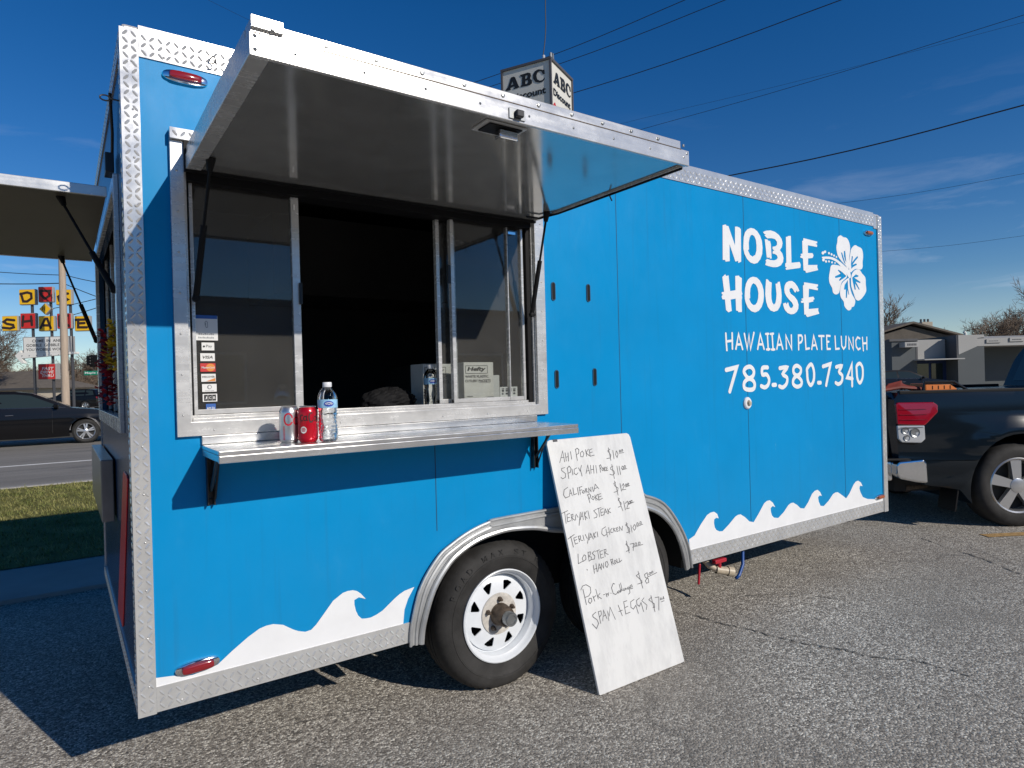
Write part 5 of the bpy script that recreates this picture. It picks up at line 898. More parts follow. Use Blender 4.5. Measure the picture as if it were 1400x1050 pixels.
def make_car(name, label, cat, loc, rz, suv=False, paint='carblack', group=None):
    """origin: ground under the front wheel, nose towards +x, near flank at y = 0"""
    c = thing(name, label, cat, loc, rz, group)
    k = 1.18 if suv else 1.0; wb = 2.85; r = 0.335*(1.1 if suv else 1)
    A = lambda cx: arch_pts(cx, r, r+0.045, -15, 195)
    low = [(-3.78, 0.32*k), (-3.25, 0.24)]+A(-wb)[::-1]+[(-0.9, 0.21)]+A(0)[::-1]+[(0.75, 0.24), (0.93, 0.32), (0.98, 0.52*k), (0.95, 0.68*k), (0.86, 0.78*k), (0.55, 0.88*k), (0.0, 0.95*k), (-0.42, 1.0*k), (-3.3, 1.03*k), (-3.68, 1.0*k), (-3.82, 0.8*k), (-3.83, 0.5*k)]
    def bl(x, z):
        t_ = (z/k-0.62)/0.42; d = 0.05*t_*t_+0.02*max(0, x-0.1)**2*2+0.10*max(0, x-0.45)**2+0.05*max(0, -3.2-x)**2
        if 0.70 < z/k < 0.74: d -= 0.012
        for cx in (0, -wb):
            rr = math.hypot(x-cx, z-r)
            if rr < r+0.12: d -= 0.02*(1-(rr-r)/0.12)
        return d
    body_shell('body', paint, [low], 1.84, c, bl, zs=(0.3, 1.15))
    if suv: gh = [(-0.30, 0.99*k), (-1.0, 1.40*k), (-1.5, 1.49*k), (-2.8, 1.49*k), (-3.5, 1.44*k), (-3.78, 1.02*k)]
    else: gh = [(-0.30, 0.985), (-1.18, 1.405), (-1.55, 1.465), (-2.1, 1.475), (-2.75, 1.42), (-3.55, 1.02)]
    tum = lambda x, z: 0.075+0.42*(max(0, z-1.0*k))**1.15
    body_shell('cabin', paint, [gh], 1.84, c, tum, zs=(1.05*k, 1.5*k), step=0.05)
    def win(pts):
        b = MB()
        for s_ in (0, 1):
            f_ = lambda u, v, d: (u, tum(u, v)-0.006+d if s_ == 0 else 1.84-tum(u, v)+0.006-d, v)
            b.plate([pts], 0.004, f_)
        each(b, 'side_window', 'carglass', c)
    if suv: win([(-0.60, 1.02*k), (-1.12, 1.34*k), (-1.75, 1.40*k), (-1.75, 1.02*k)]); win([(-1.85, 1.02*k), (-1.85, 1.40*k), (-2.75, 1.40*k), (-2.75, 1.02*k)]); win([(-2.85, 1.02*k), (-2.85, 1.40*k), (-3.4, 1.36*k), (-3.55, 1.05*k)])
    else: win([(-0.52, 1.01), (-1.22, 1.345), (-1.55, 1.39), (-1.86, 1.395), (-1.86, 1.015)]); win([(-1.95, 1.015), (-1.95, 1.395), (-2.3, 1.385), (-2.72, 1.335), (-3.05, 1.02)])
    nn = MB(); nn.add([(-0.345, 0.20, 1.01*k), (-0.345, 1.64, 1.01*k), (-1.12, 1.52, 1.388*k), (-1.12, 0.32, 1.388*k)], [(0, 1, 2, 3)])
    nn.v = [(x+0.02, y, z+0.012) for x, y, z in nn.v]; nn.ob('windscreen', 'carglass', c)
    b = MB(); b.tube([(-0.45, 0.058, 1.006*k), (-3.2, 0.058, 1.024*k)], 0.011, 6); b.ob('window_trim', 'chrome', c)
    b = MB()
    for x_ in (-1.75, -2.85): b.tube([(x_, 0.005, 0.84*k), (x_+0.17, 0.005, 0.845*k)], 0.012, 6)
    each(b, 'door_handle', 'chrome', c)
    b = MB(); b.box(-0.72, -0.60, -0.13, 0.03, 1.0*k, 1.11*k); b.ob('mirror', paint, c, 0.03)
    b = MB()
    for x_ in (-0.75, -1.90, -3.0): b.box(x_-0.003, x_+0.003, bl(x_, 0.6)-0.003, bl(x_, 0.6)+0.02, 0.32, 0.98*k)
    each(b, 'door_gap', 'under', c)
    for y_ in (0.02, 1.62):
        q = MB(); q.box(0.72, 0.90, y_+0.05, y_+0.2, 0.63*k, 0.74*k); q.ob('headlight', 'lampclear', c, 0.03)
        q = MB(); q.box(-3.82, -3.62, y_+0.04, y_+0.16, 0.78*k, 0.92*k); q.ob('tail_light', 'tail', c, 0.02)
    b = MB(); b.box(-3.70, 0.85, 0.06, 1.78, 0.18, 0.30); b.box(-3.3, -0.5, 0.1, 1.74, 0.3, 0.9); b.ob('underbody', 'under', c)
    for x_ in (0, -wb):
        alloy_wheel(c, x_, 0.035, r, -1, twin=True); alloy_wheel(c, x_, 1.805, r, 1, twin=True)
    return c
make_car('sedan', 'black sedan driving on the road beside the grass verge', 'car', (0.33, 18.95, 0.006), 0.0)
sv = at(-39.0, 56.5, 0.006); make_car('parked_suv', 'dark vehicle far across the road, behind the wooden pole', 'car', (sv[0], sv[1], 0.0), FACE+math.pi, True)
sv = at(22.3, 34); make_car('parked_car', 'small dark car far off between the trailer front and the grey building', 'car', (sv[0], sv[1], 0.0), FACE)

# pickup truck: origin on the ground under the rear wheel, nose +x, near flank y = 0
tx, ty, _ = at(4.36, 5.55)
TK = thing('pickup_truck', 'very dark pickup truck with chrome rear bumper parked at the trailer nose', 'pickup truck', (tx, ty, 0), FACE)
AR = [(0.43*math.cos(R_(a)), 0.365+0.45*math.sin(R_(a))) for a in range(200, -21, -10)]
bed = [(-1.03, 0.60), (-0.80, 0.385), (-0.52, 0.34)]+AR+[(1.25, 0.36), (1.25, 1.178), (0.0, 1.176), (-1.00, 1.190), (-1.045, 1.13), (-1.05, 0.9)]
def tbul(x, z):
    t_ = (z-0.80)/0.42; d = 0.02+0.045*t_*t_*(1 if z > 0.8 else 0.6)+0.10*max(0, -0.85-x)**2*4
    rr = math.hypot(x, z-0.365)
    if rr < 0.62: d -= 0.045*(1-abs(rr-0.47)/0.15) if abs(rr-0.47) < 0.15 else 0.0
    return d
body_shell('bed', 'truck', [bed], 1.98, TK, tbul, zs=(0.36, 1.18), step=0.03)
cabp = [(1.262, 0.36), (2.05, 0.36)]+[(3.70-0.43*math.cos(R_(a)), 0.365+0.45*math.sin(R_(a))) for a in range(-20, 201, 10)]+[(4.5, 0.40), (4.62, 0.6), (4.62, 0.95), (4.45, 1.10), (3.2, 1.20), (1.262, 1.18)]
body_shell('cab_body', 'truck', [cabp], 1.98, TK, lambda x, z: 0.02+0.05*((z-0.8)/0.42)**2+0.3*max(0, x-4.1)**2, zs=(0.36, 1.2), step=0.04)
roofp = [(1.30, 1.182), (1.42, 1.70), (1.6, 1.76), (2.4, 1.76), (2.7, 1.72), (3.3, 1.205)]
tt = lambda x, z: 0.08+0.30*max(0, z-1.18)+2.2*max(0, z-1.43)**2
body_shell('cab_roof', 'truck', [roofp], 1.98, TK, tt, zs=(1.2, 1.76), step=0.05)
b = MB()
for pts in ([(1.45, 1.22), (1.52, 1.64), (2.1, 1.66), (2.1, 1.22)], [(2.18, 1.22), (2.18, 1.66), (2.6, 1.64), (3.05, 1.24)]):
    b.plate([pts], 0.004, lambda u, v, d: (u, tt(u, v)-0.006+d, v)); b.plate([pts], 0.004, lambda u, v, d: (u, 1.98-tt(u, v)+0.006-d, v))
each(b, 'cab_window', 'carglass', TK)
b = MB(); b.add([(1.30-0.008+(z-1.182)*0.2317, y, z) for y, z in ((0.22, 1.24), (1.76, 1.24), (1.66, 1.60), (1.50, 1.655), (0.48, 1.655), (0.32, 1.60))], [(5, 4, 3, 2, 1, 0)]); b.ob('rear_window', 'carglass', TK)
TG = MB().box(-1.052, -1.035, 0.16, 1.82, 0.62, 1.17).ob('tailgate', 'truck', TK, 0.006)
MB().box(-1.060, -1.0525, 0.85, 1.13, 0.95, 1.05).ob('tailgate_handle', 'blackmetal', TG, 0.01)
b = MB(); b.box(-1.0, 1.24, 0.06, 0.10, 1.172, 1.205); b.box(-1.0, 1.24, 1.88, 1.92, 1.172, 1.205); each(b, 'bed_rail', 'black', TK, bevel=0.008)
b = MB(); b.box(-1.0, 1.24, 0.1, 1.88, 0.58, 0.60); b.box(1.2, 1.24, 0.1, 1.88, 0.6, 1.16); b.ob('bed_liner', 'black', TK)
b = MB(); b.tube([(-0.74, 0.14, 1.20), (-0.73, 0.14, 1.275), (-0.47, 0.14, 1.272), (-0.36, 0.14, 1.20)], 0.012, 8); b.ob('tie_rack', 'blackmetal', TK)
TP = lambda l: [(p[0]/1000, p[1]/1000) for p in l]
def lens(name, pts, m, off):
    pts = TP(pts); cx = sum(p[0] for p in pts)/len(pts); cz = sum(p[1] for p in pts)/len(pts)
    b = MB(); f_ = lambda u, v, d: (u, tbul(u, v)-off+d, v)
    b.plate([pts], 0.03, f_); return b.ob(name, m, TK, 0.008, segs=3)
rl = lens('tail_light', TRUCK['red'], 'tail', 0.024); wl_ = lens('reverse_light', TRUCK['white'], 'lampclear', 0.020)
b = MB()
for x_, z_, r_ in ((-0.985, 0.865, 0.030), (-0.905, 0.845, 0.040), (-0.975, 0.80, 0.026)): b.lathe([(r_, tbul(x_, z_)-0.0215), (r_*0.7, tbul(x_, z_)-0.017), (0.0005, tbul(x_, z_)-0.0155)], 14, 'Y', (x_, 0, z_))
b.box(-1.03, -0.835, tbul(-0.92, 0.89)-0.0225, tbul(-0.92, 0.89)-0.019, 0.887, 0.893)
each(b, 'lamp_bowl', 'hubcap', wl_)
b = MB()
for z_ in (0.955, 1.0, 1.045): b.tube([(-1.03, tbul(-1.03, z_)-0.0255, z_), (-0.93, tbul(-0.93, z_)-0.0255, z_), (-0.80, tbul(-0.80, z_)-0.0255, z_)], 0.0025, 5)
each(b, 'lamp_rib', 'red_lens', rl)
for nm, m_ in (('tail_light', 'tail'),):
    q = MB(); q.box(-1.056, -1.03, 1.83, 1.97, 0.92, 1.10); q.ob(nm, m_, TK, 0.01)
b = MB(); b.plate([TP(TRUCK['bumper'])], 0.10, lambda u, v, d: (u, 0.012+d, v)); b.box(-1.16, -1.05, 0.10, 1.88, 0.42, 0.60); b.ob('rear_bumper', 'chrome', TK, 0.02, segs=3)
b = MB(); b.box(-1.15, -0.83, 0.03, 1.95, 0.6005, 0.622); b.ob('bumper_step', 'black', TK, 0.006)
b = MB(); b.box(-0.50, -0.485, 0.03, 0.26, 0.15, 0.56); b.v = [(x-(0.56-z)*0.16, y, z) for x, y, z in b.v]; b.ob('mud_flap', 'black', TK, 0.004)
b = MB(); b.tube([(-0.85, 0.28, 0.33), (-0.4, 0.30, 0.34)], 0.04, 12); b.ob('exhaust', 'rust', TK)
b = MB(); b.box(-0.95, 4.4, 0.25, 1.73, 0.30, 0.45); b.box(1.4, 3.2, 0.12, 1.86, 0.45, 1.15); b.ob('underbody', 'under', TK)
for x_ in (0.0, 3.70): alloy_wheel(TK, x_, 0.03, 0.365, -1, 5, 0.26); alloy_wheel(TK, x_, 1.95, 0.365, 1, 5, 0.26)
# load in the bed
def truck_pt(x, y, z): p = Vector((tx, ty, 0))+rt2*x+fw2*y; return (p.x, p.y, z)
OT = thing('orange_tray', 'slotted orange plastic tray lying on the pickup bed rail', 'tray', truck_pt(-0.57, 0.20, 1.205), FACE)
b = MB(); b.plate([[(-0.145, -0.012), (0.085, -0.016), (0.142, 0.0), (0.085, 0.048), (-0.148, 0.058)]], 0.22, lambda u, v, d: (u, -0.05+d, v)); b.ob('tray_shell', 'orange', OT, 0.008)
b = MB()
for k in range(4): b.box(-0.085+k*0.052, -0.079+k*0.052, -0.0525, -0.05, 0.004, 0.036)
each(b, 'tray_slot', 'black', OT)
RT = MB(); rr_ = random.Random(5)
for k in range(5): RT.tube([(-0.16+0.02*k, 0.02*k, 0.01+0.008*k), (-0.02+0.02*k, 0.03*k, 0.03+0.01*k), (0.16-0.03*k, 0.02*k, 0.012)], 0.018, 7)
RT = RT.ob('folded_strap', 'rustred'); RT.location = truck_pt(-0.90, 0.18, 1.205); RT.rotation_euler = (0, 0, FACE); tag(RT, 'rust red bundle of folded straps beside the orange tray', 'strap bundle')

# ------------------------------------------------------------------ pole sign behind the trailer
ns = at(0.0733*15-0.0, 15)
SGN = thing('pole_sign', 'square white pole sign with ABC in heavy black serif letters', 'sign', (9.2878, 9.2910, 0), 0)
lf = Vector((-0.46937, 0.88300, 0)); rf = Vector((0.89274, 0.45057, 0))
FL_ = lambda u, v, d: tuple(lf*u+Vector((0, 0, v))+rf*d); FRt = lambda u, v, d: tuple(rf*u+Vector((0, 0, v))+lf*d)
ST, SB, SS = 8.90, 7.35, 1.32
b = MB(); b.plate([rect(0.035, SS-0.035, SB+0.03, ST-0.04)], 1.25, lambda u, v, d: FL_(u, v, 0.03+d)); b.ob('sign_box', 'signwhite', SGN)
b = MB()
for u0, v0 in ((0, 0), (SS-0.05, 0), (0, SS-0.05), (SS-0.05, SS-0.05)):
    P = [lf*(u0+i)+rf*(v0+j_) for i, j_ in ((0, 0), (0.05, 0), (0.05, 0.05), (0, 0.05))]
    b.add([tuple(p+Vector((0, 0, z))) for z in (SB, ST) for p in P], [(0,1,5,4),(1,2,6,5),(2,3,7,6),(3,0,4,7),(3,2,1,0),(4,5,6,7)])
for z0, z1 in ((ST-0.05, ST+0.0), (SB, SB+0.05)):
    P = [lf*i+rf*j_ for i, j_ in ((-0.004, -0.004), (SS+0.004, -0.004), (SS+0.004, SS+0.004), (-0.004, SS+0.004))]
    b.add([tuple(p+Vector((0, 0, z))) for z in (z0, z1+0.003) for p in P], [(0,1,5,4),(1,2,6,5),(2,3,7,6),(3,0,4,7),(3,2,1,0),(4,5,6,7)])
b.ob('sign_frame', 'signframe', SGN)
b = MB()
for i, gL in enumerate(ABC): b.plate([mm(l) for l in gL], 0.006, lambda u, v, d: FL_(u, v, 0.022+d))
text_mesh(b, 'Discount', 1.10, 0.155, 8.09, 8.26, lambda u, v, d: FL_(u, v, 0.023), 0.03)
b.ob('sign_lettering', 'letter_black', SGN); b = MB()
R3 = lambda u: 1.235-(u-0.15)*0.99
for i, gL in enumerate(ABC): b.plate([[(R3(p[0]), p[1]) for p in mm(l)] for l in gL], 0.006, lambda u, v, d: FRt(u, v, 0.022+d))
text_mesh(b, 'Discount', 0.17, 1.17, 8.08, 8.25, lambda u, v, d: FRt(u, v, 0.023), 0.03); b.ob('sign_lettering', 'letter_black', SGN)
b = MB(); b.plate([[(0.10, 7.45), (0.10, 7.80), (0.22, 7.92), (0.36, 7.80), (0.9, 7.70), (0.9, 7.45)]], 0.006, lambda u, v, d: FRt(u, v, 0.020+d)); b.ob('sign_band', 'sred', SGN)
b = MB(); c0 = (lf+rf)*(SS/2); b.tube([tuple(c0), tuple(c0+Vector((0, 0, SB)))], 0.14, 16); b.ob('sign_post', 'steelpost', SGN)
b = MB(); p0 = lf*0.20+rf*0.05; b.tube([tuple(p0+Vector((0, 0, ST))), tuple(p0+Vector((0, 0, ST+0.09)))], 0.035, 8); b.ob('conduit_cap', 'alu', SGN)
b = MB(); p0 = rf*0.14+lf*0.06; b.tube([tuple(p0+Vector((0, 0, ST-0.02))), tuple(p0+Vector((0, 0, ST+0.14))), tuple(p0+rf*0.09+Vector((0, 0, ST+0.17))), tuple(p0+rf*0.12+Vector((0, 0, ST+0.03)))], 0.035, 8); b.ob('weather_head', 'hubcap', SGN)
b = MB(); q0 = Vector((9.2878, 9.291, ST+0.09))+lf*0.20+rf*0.05
top_ = q0+Vector((0.3, 0.1, 2.6))
b.tube([q0.lerp(top_, t_)+Vector((0.03*math.sin(t_*9), 0.02*math.cos(t_*7), 0)) for t_ in [i/14 for i in range(15)]], 0.012, 6); o = b.ob('service_cable', 'wire'); tag(o, 'short black cable rising from the top of the square pole sign', 'cable')

# ------------------------------------------------------------------ diner sign across the road
SD = at(0, 32.0); DS = thing('diner_sign', 'red and yellow letter-box sign spelling DOG N SHAKE above a marquee on steel posts', 'sign', (SD[0], SD[1], 0), FACE)
LZ = lambda p: (p[0]/1000, p[1]/1000)
DF = lambda u, v, d: (u, d, v)
for k_ in 'DOGSHAKE':
    (x0, z1), (x1, z0) = map(LZ, PANEL[k_]); red = k_ in 'OHK'
    x0, x1 = x0+0.03, x1-0.05; z0 += 0.02
    bx = MB().box(x0, x1, 0.0, 0.20, z0, z1).ob('letter_box', 'sign_edge', DS, 0.04, segs=2)
    MB().plate([rect(x0+0.03, x1-0.03, z0+0.03, z1-0.03)], 0.004, lambda u, v, d: (u, -0.006+d, v)).ob('box_face', 'sign_red' if red else 'sign_yellow', bx, 0)
    b = MB()
    for i, s_ in enumerate(SHAKE[k_]): b.ribbon([LZ(p) for p in s_], 0.125, DF, -0.009-0.001*i)
    b.ob('box_letter', 'brown_ink', bx)
(x0, z1), (x1, z0) = map(LZ, PANEL['n']); cx, cz = (x0+x1)/2, (z0+z1)/2
bx = MB().plate([[(cx-0.30, cz), (cx, cz-0.30), (cx+0.30, cz), (cx, cz+0.30)]], 0.20, lambda u, v, d: (u, -0.10+d, v)).ob('diamond_box', 'sign_edge', DS, 0.02)
MB().plate([[(cx-0.27, cz), (cx, cz-0.27), (cx+0.27, cz), (cx, cz+0.27)]], 0.004, lambda u, v, d: (u, -0.106+d, v)).ob('box_face', 'sign_yellow', bx)
b = MB()
for s_ in SHAKE['N']: b.ribbon([LZ(p) for p in s_], 0.04, DF, -0.11)
b.ob('box_letter', 'brown_ink', bx)
(x0, z1), (x1, z0) = map(LZ, PANEL['marquee'])
mq = MB().box(x0, x1, 0.0, 0.35, z0, z1).ob('marquee', 'sign_edge', DS, 0.02)
MB().plate([rect(x0+0.05, x1-0.10, z0+0.05, z1-0.04)], 0.004, lambda u, v, d: (u, -0.006+d, v)).ob('marquee_face', 'brightwin', mq)
b = MB(); H_ = z1-z0; xs = x0+0.05; wM = x1-x0-0.15
for txt, a0, a1, zz in (('COME  IN  AND', 0.19, 0.86, 0.66), ('GOBBLE  GOBBLE  TIL', 0.06, 0.98, 0.40), ('YOU WOBBLE WOBBLE', 0.05, 0.98, 0.14)):
    text_mesh(b, txt, xs+a0*wM, xs+a1*wM, z0+H_*zz, z0+H_*(zz+0.17), DF, 0.012, lift=-0.009)
b.ob('marquee_lettering', 'letter_black', mq)
ar = MB(); (x0, z1), (x1, z0) = map(LZ, PANEL['arrowbar']); ar.plate([[(x0-0.27, (z0+z1)/2+0.02), (x0+0.02, z1+0.12), (x0+0.05, z1), (x1, z1-0.02), (x1+0.03, z1-0.12), (x0+0.06, z0+0.02), (x0+0.20, z0-0.22), (x0+0.05, z0-0.22)]], 0.20, lambda u, v, d: (u, -0.06+d, v)); arr = ar.ob('arrow_panel', 'brightwin', DS, 0.01)
b = MB()
for k in range(7): b.lathe([(0.03, -0.075), (0.0004, -0.09)], 8, 'Y', (x0+0.1+k*0.36, 0, (z0+z1)/2+0.0))
each(b, 'arrow_bulb', 'sgrey', arr)
(x0, z1), (x1, z0) = map(LZ, PANEL['fast']); fb = MB().box(x0, x1, 0.0, 0.30, z0, z1).ob('drive_box', 'sign_edge', DS, 0.02)
MB().plate([rect(x0+0.01, x1-0.06, z0+0.02, z1-0.02)], 0.004, lambda u, v, d: (u, -0.006+d, v)).ob('box_face', 'sign_red', fb)
b = MB()
for txt, zz, a0 in (('FAST', 0.61, 0.22), ('DRIVE', 0.38, 0.13), ('THRU', 0.15, 0.20)): text_mesh(b, txt, x0+a0*(x1-x0), x0+0.86*(x1-x0), z0+zz*(z1-z0), z0+(zz+0.18)*(z1-z0), DF, 0.02, 0.15, -0.009)
b.ob('box_letter', 'brightwin', fb)
px_ = [LZ(p)[0] for p in PANEL['poles']]
for x_, zt in ((px_[0], 6.2), (px_[1], 6.2), (px_[2], 6.2)): MB().tube([(x_+0.1, 0.16, 0), (x_+0.05, 0.16, zt)], 0.065, 8).ob('post', 'steelpost', DS)

# ------------------------------------------------------------------ utility pole and overhead lines
pp = at(-20.72, 30.0); UP = thing('utility_pole', 'pale weathered wooden utility pole standing before the diner sign', 'utility pole', (pp[0], pp[1], 0))
MB().tube([(0, 0, -0.2), (0, 0, 4), (0, 0, 10.5)], [0.17, 0.155, 0.12], 14).ob('pole_shaft', 'wood', UP, smooth=40)
b = MB(); b.tube([tuple(rt2*-1.2+Vector((0, 0, 9.9))), tuple(rt2*1.2+Vector((0, 0, 9.9)))], 0.06, 6); b.ob('crossarm', 'wood', UP)
def pix(u, v, dep):
    d = Vector(rt)*((u-700)/883.56)+Vector(dn)*((v-525)/883.56)+Vector(fw); return CAM+d*(dep/d.dot(fw2))
def line(label, a, da, b_, db, r, sag=0.15, ext=1.1):
    A, B = pix(*a, da), pix(*b_, db); d = B-A; A2, B2 = A-d*ext, B+d*ext; q = MB()
    q.tube([A2.lerp(B2, t_/24)+Vector((0, 0, -sag*math.sin(math.pi*max(0, min(1, (t_/24*(1+2*ext)-ext)))))) for t_ in range(25)], r, 5); o = q.ob('power_line', 'wire'); return tag(o, label, 'power line', 'overhead power lines')
line('thick black line, the boldest one, crossing right above the trailer nose', (980, 243), 24, (1400, 143), 19, 0.022)
line('thin black line, highest of those ending behind the pole sign', (655, 110), 30, (935, 0), 24, 0.014)
line('thin black line just under the highest one at the pole sign', (670, 118), 30, (990, 0), 24, 0.014)
line('black line passing the right side of the pole sign below the cable head', (740, 140), 28, (1148, 0), 21, 0.016)
line('upper of the paired thin lines over the middle of the trailer', (893, 172), 40, (1400, 20), 29, 0.013)
line('fainter lower twin of the paired thin lines over the trailer', (893, 158), 52, (1400, 30), 40, 0.009)
line('faint thin line low on the right, ending behind the trailer top corner', (1130, 280), 46, (1400, 237), 40, 0.011)
line('lowest faint line on the right, behind the trailer front edge', (1200, 344), 60, (1400, 322), 54, 0.012)
line('thin dark line meeting the upper left corner of the hatch', (285, 0), 40, (350, 32), 40, 0.008, 0.0, 0.1)
line('upper dark line left of the wooden pole under the rear hatch', (0, 372), 33, (86, 376), 31, 0.018, 0.02, 0.02)
line('thick dark line left of the wooden pole, below the upper one', (0, 388), 33, (86, 387), 31, 0.024, 0.02, 0.02)
line('dark line sagging from the wooden pole to behind the trailer, top one', (86, 375), 31, (150, 388), 27, 0.018, 0.05, 0.02)
line('dark line falling steeply from the wooden pole towards the trailer', (86, 387), 31, (150, 412), 27, 0.018, 0.02, 0.02)
line('dark line rising from the diner sign towards the trailer, upper', (60, 424), 34, (150, 404), 29, 0.018, 0.03, 0.0)
line('dark line rising from the diner sign towards the trailer, lower', (78, 436), 34, (150, 415), 29, 0.018, 0.03, 0.0)

# ------------------------------------------------------------------ far side of the road, left
lb = at(-47.5, 60); DB = thing('diner_building', 'low brown-roofed diner building behind the black sedan', 'building', (lb[0], lb[1], 0), FACE)
b = MB(); b.box(-9, 3.0, 0.6, 9, 0, 2.0); b.ob('wall', 'tan', DB)
b = MB(); b.add([(-10, -0.2, 2.0), (3.7, -0.2, 2.0), (3.7, 9.6, 2.0), (-10, 9.6, 2.0), (-8, 4.5, 3.75), (-0.4, 4.5, 3.75)], [(0,1,5,4),(1,2,5),(2,3,4,5),(3,0,4),(3,2,1,0)]); b.ob('roof', 'shingle', DB)
b = MB(); b.box(-10.02, 3.72, -0.22, -0.2, 1.85, 2.05); b.ob('fascia', 'steelpost', DB)
for x0, x1 in ((-2.6, -0.5), (0.1, 0.35), (0.7, 1.6), (-6, -3.2)): box_ob('window', 'brightwin', (x0, x1, 0.57, 0.6, 1.1, 1.72), DB, 0.01)
sp_ = at(-38.9, 60); SS_ = thing('street_sign', 'green street name sign hanging right of the wooden pole', 'street sign', (sp_[0], sp_[1], 0), FACE)
MB().box(-0.80, 0.85, 0, 0.03, 3.06, 3.46).ob('sign_plate', 'green_sign', SS_, 0.02)
b = MB(); text_mesh(b, 'Maple', -0.70, 0.30, 3.14, 3.38, lambda u, v, d: (u, -0.004, v), 0.02); text_mesh(b, 'St', 0.42, 0.75, 3.16, 3.36, lambda u, v, d: (u, -0.004, v), 0.02); b.ob('sign_lettering', 'brightwin', SS_)
b = MB(); b.tube([(1.6, 0.05, 0), (1.6, 0.05, 5.6)], 0.10, 10); b.tube([(1.6, 0.05, 4.3), (-0.1, 0.05, 4.3)], 0.05, 8); b.tube([(0.1, 0.03, 3.46), (0.1, 0.05, 4.3)], 0.02, 6); b.ob('sign_mast', 'steelpost', SS_)
sp_ = at(-38.75, 60); TL_ = thing('traffic_light', 'black traffic signal head above the green street sign', 'traffic light', (sp_[0], sp_[1], 0), FACE)
b = MB(); b.box(-0.45, 0.55, -0.35, 0.2, 3.95, 4.85); b.box(-0.55, 0.65, 0.2, 0.24, 3.85, 4.95); b.ob('signal_housing', 'black', TL_, 0.05)
b = MB()
for z_ in (4.15, 4.4, 4.65): b.lathe([(0.10, -0.36), (0.105, -0.5), (0.0004, -0.38)], 12, 'Y', (0.05, 0, z_))
each(b, 'signal_lens', 'blackmetal', TL_)

# bare winter trees
def bare_tree(name, label, loc, h, seed, spread=0.62, depth=5, tw=0.012, group=None, trunk=0.16, nb=4, droop=0.0):
    rg = random.Random(seed); T_ = thing(name, label, 'tree', loc, 0, group); tk, cr_ = MB(), MB()
    def grow(p, d, ln, r, lv):
        n = 3; pts = [p]; q = p.copy(); dd = d.copy()
        for i in range(n):
            dd = (dd+Vector((rg.uniform(-1, 1), rg.uniform(-1, 1), rg.uniform(-0.5, 0.8)-droop))*0.16).normalized(); q = q+dd*ln/n; pts.append(q.copy())
        rs = [r*(1-0.5*i/n) for i in range(n+1)]
        (tk if lv < 2 else cr_).tube(pts, rs, 6 if lv < 2 else (4 if lv < 4 else 3), caps=False)
        if lv >= depth: return
        k = nb if lv else nb+2
        for i in range(k):
            t_ = rg.uniform(0.35, 1.0) if lv else rg.uniform(0.45, 1.0); j_ = min(n-1, int(t_*n)); b0 = pts[j_].lerp(pts[j_+1], t_*n-j_)
            a = rg.uniform(0, 6.283); per = dd.orthogonal().normalized(); per = Matrix.Rotation(a, 3, dd) @ per
            nd = (dd*(1-spread*0.55)+per*spread*rg.uniform(0.6, 1.2)+Vector((0, 0, 0.16))).normalized()
            grow(b0, nd, ln*rg.uniform(0.52, 0.78), max(tw*0.5, r*rg.uniform(0.38, 0.55)), lv+1)
        if lv: grow(pts[-1], dd, ln*0.7, rs[-1], lv+1)
    grow(Vector((0, 0, -0.1)), Vector((0, 0, 1)), h*0.36, h*0.028*trunk/0.16, 0)
    tk.ob('trunk', 'bark', T_); cr_.ob('crown', 'twig', T_); return T_
GL = 'bare trees behind the diner sign'
rg_ = random.Random(11)
T0 = bare_tree('bare_tree', 'large bare tree at the left picture edge behind the diner sign', at(-49, 58), 10.0, 5, 0.75, 5, 0.03, GL, nb=4)
protos = [bare_tree('bare_tree', 'bushy bare tree in the brown wood across the road', at(-58, 88), 8.5, 21+i, 0.9, 5, 0.05, GL, nb=4) for i in range(2)]
k = 0
for lat, dep, sc_ in ((-66, 92, 1.0), (-74, 96, 0.85), (-62, 99, 0.8), (-52, 90, 0.75), (-56, 84, 0.7), (-48, 82, 0.75), (-70, 86, 0.8), (-63, 84, 0.62), (-50, 98, 0.9), (-60, 110, 0.9), (-78, 104, 1.0), (-54, 104, 0.85), (-68, 112, 0.9), (-46, 92, 0.8), (-84, 100, 0.9), (-44, 84, 0.6)):
    c = copy_tree(protos[k % 2]); c.location = at(lat, dep); c.scale = (sc_*1.25, sc_*1.25, sc_*0.92); c.rotation_euler = (0, 0, rg_.uniform(0, 6.28)); k += 1
hb = MB(); rh = random.Random(9)
for i in range(15000):
    lat = rh.uniform(-100, -36); dep = rh.uniform(84, 108); x, y, _ = at(lat, dep); z = 5.6*rh.random()**1.6*(0.62+0.28*math.sin(lat*0.7)+0.22*math.sin(lat*2.3)+0.15*math.sin(lat*5.1)); a = rh.uniform(0, 6.28); l_ = rh.uniform(0.4, 1.5)
    d = Vector((math.cos(a), math.sin(a), rh.uniform(0.2, 2.2))).normalized()*l_; s_ = Vector((-math.sin(a), math.cos(a), 0))*rh.uniform(0.015, 0.05)
    p = Vector((x, y, z)); hb.add([p-s_, p+s_, p+d], [(0, 1, 2)])
o = hb.ob('brush_wood', 'twig'); o['kind'] = 'stuff'

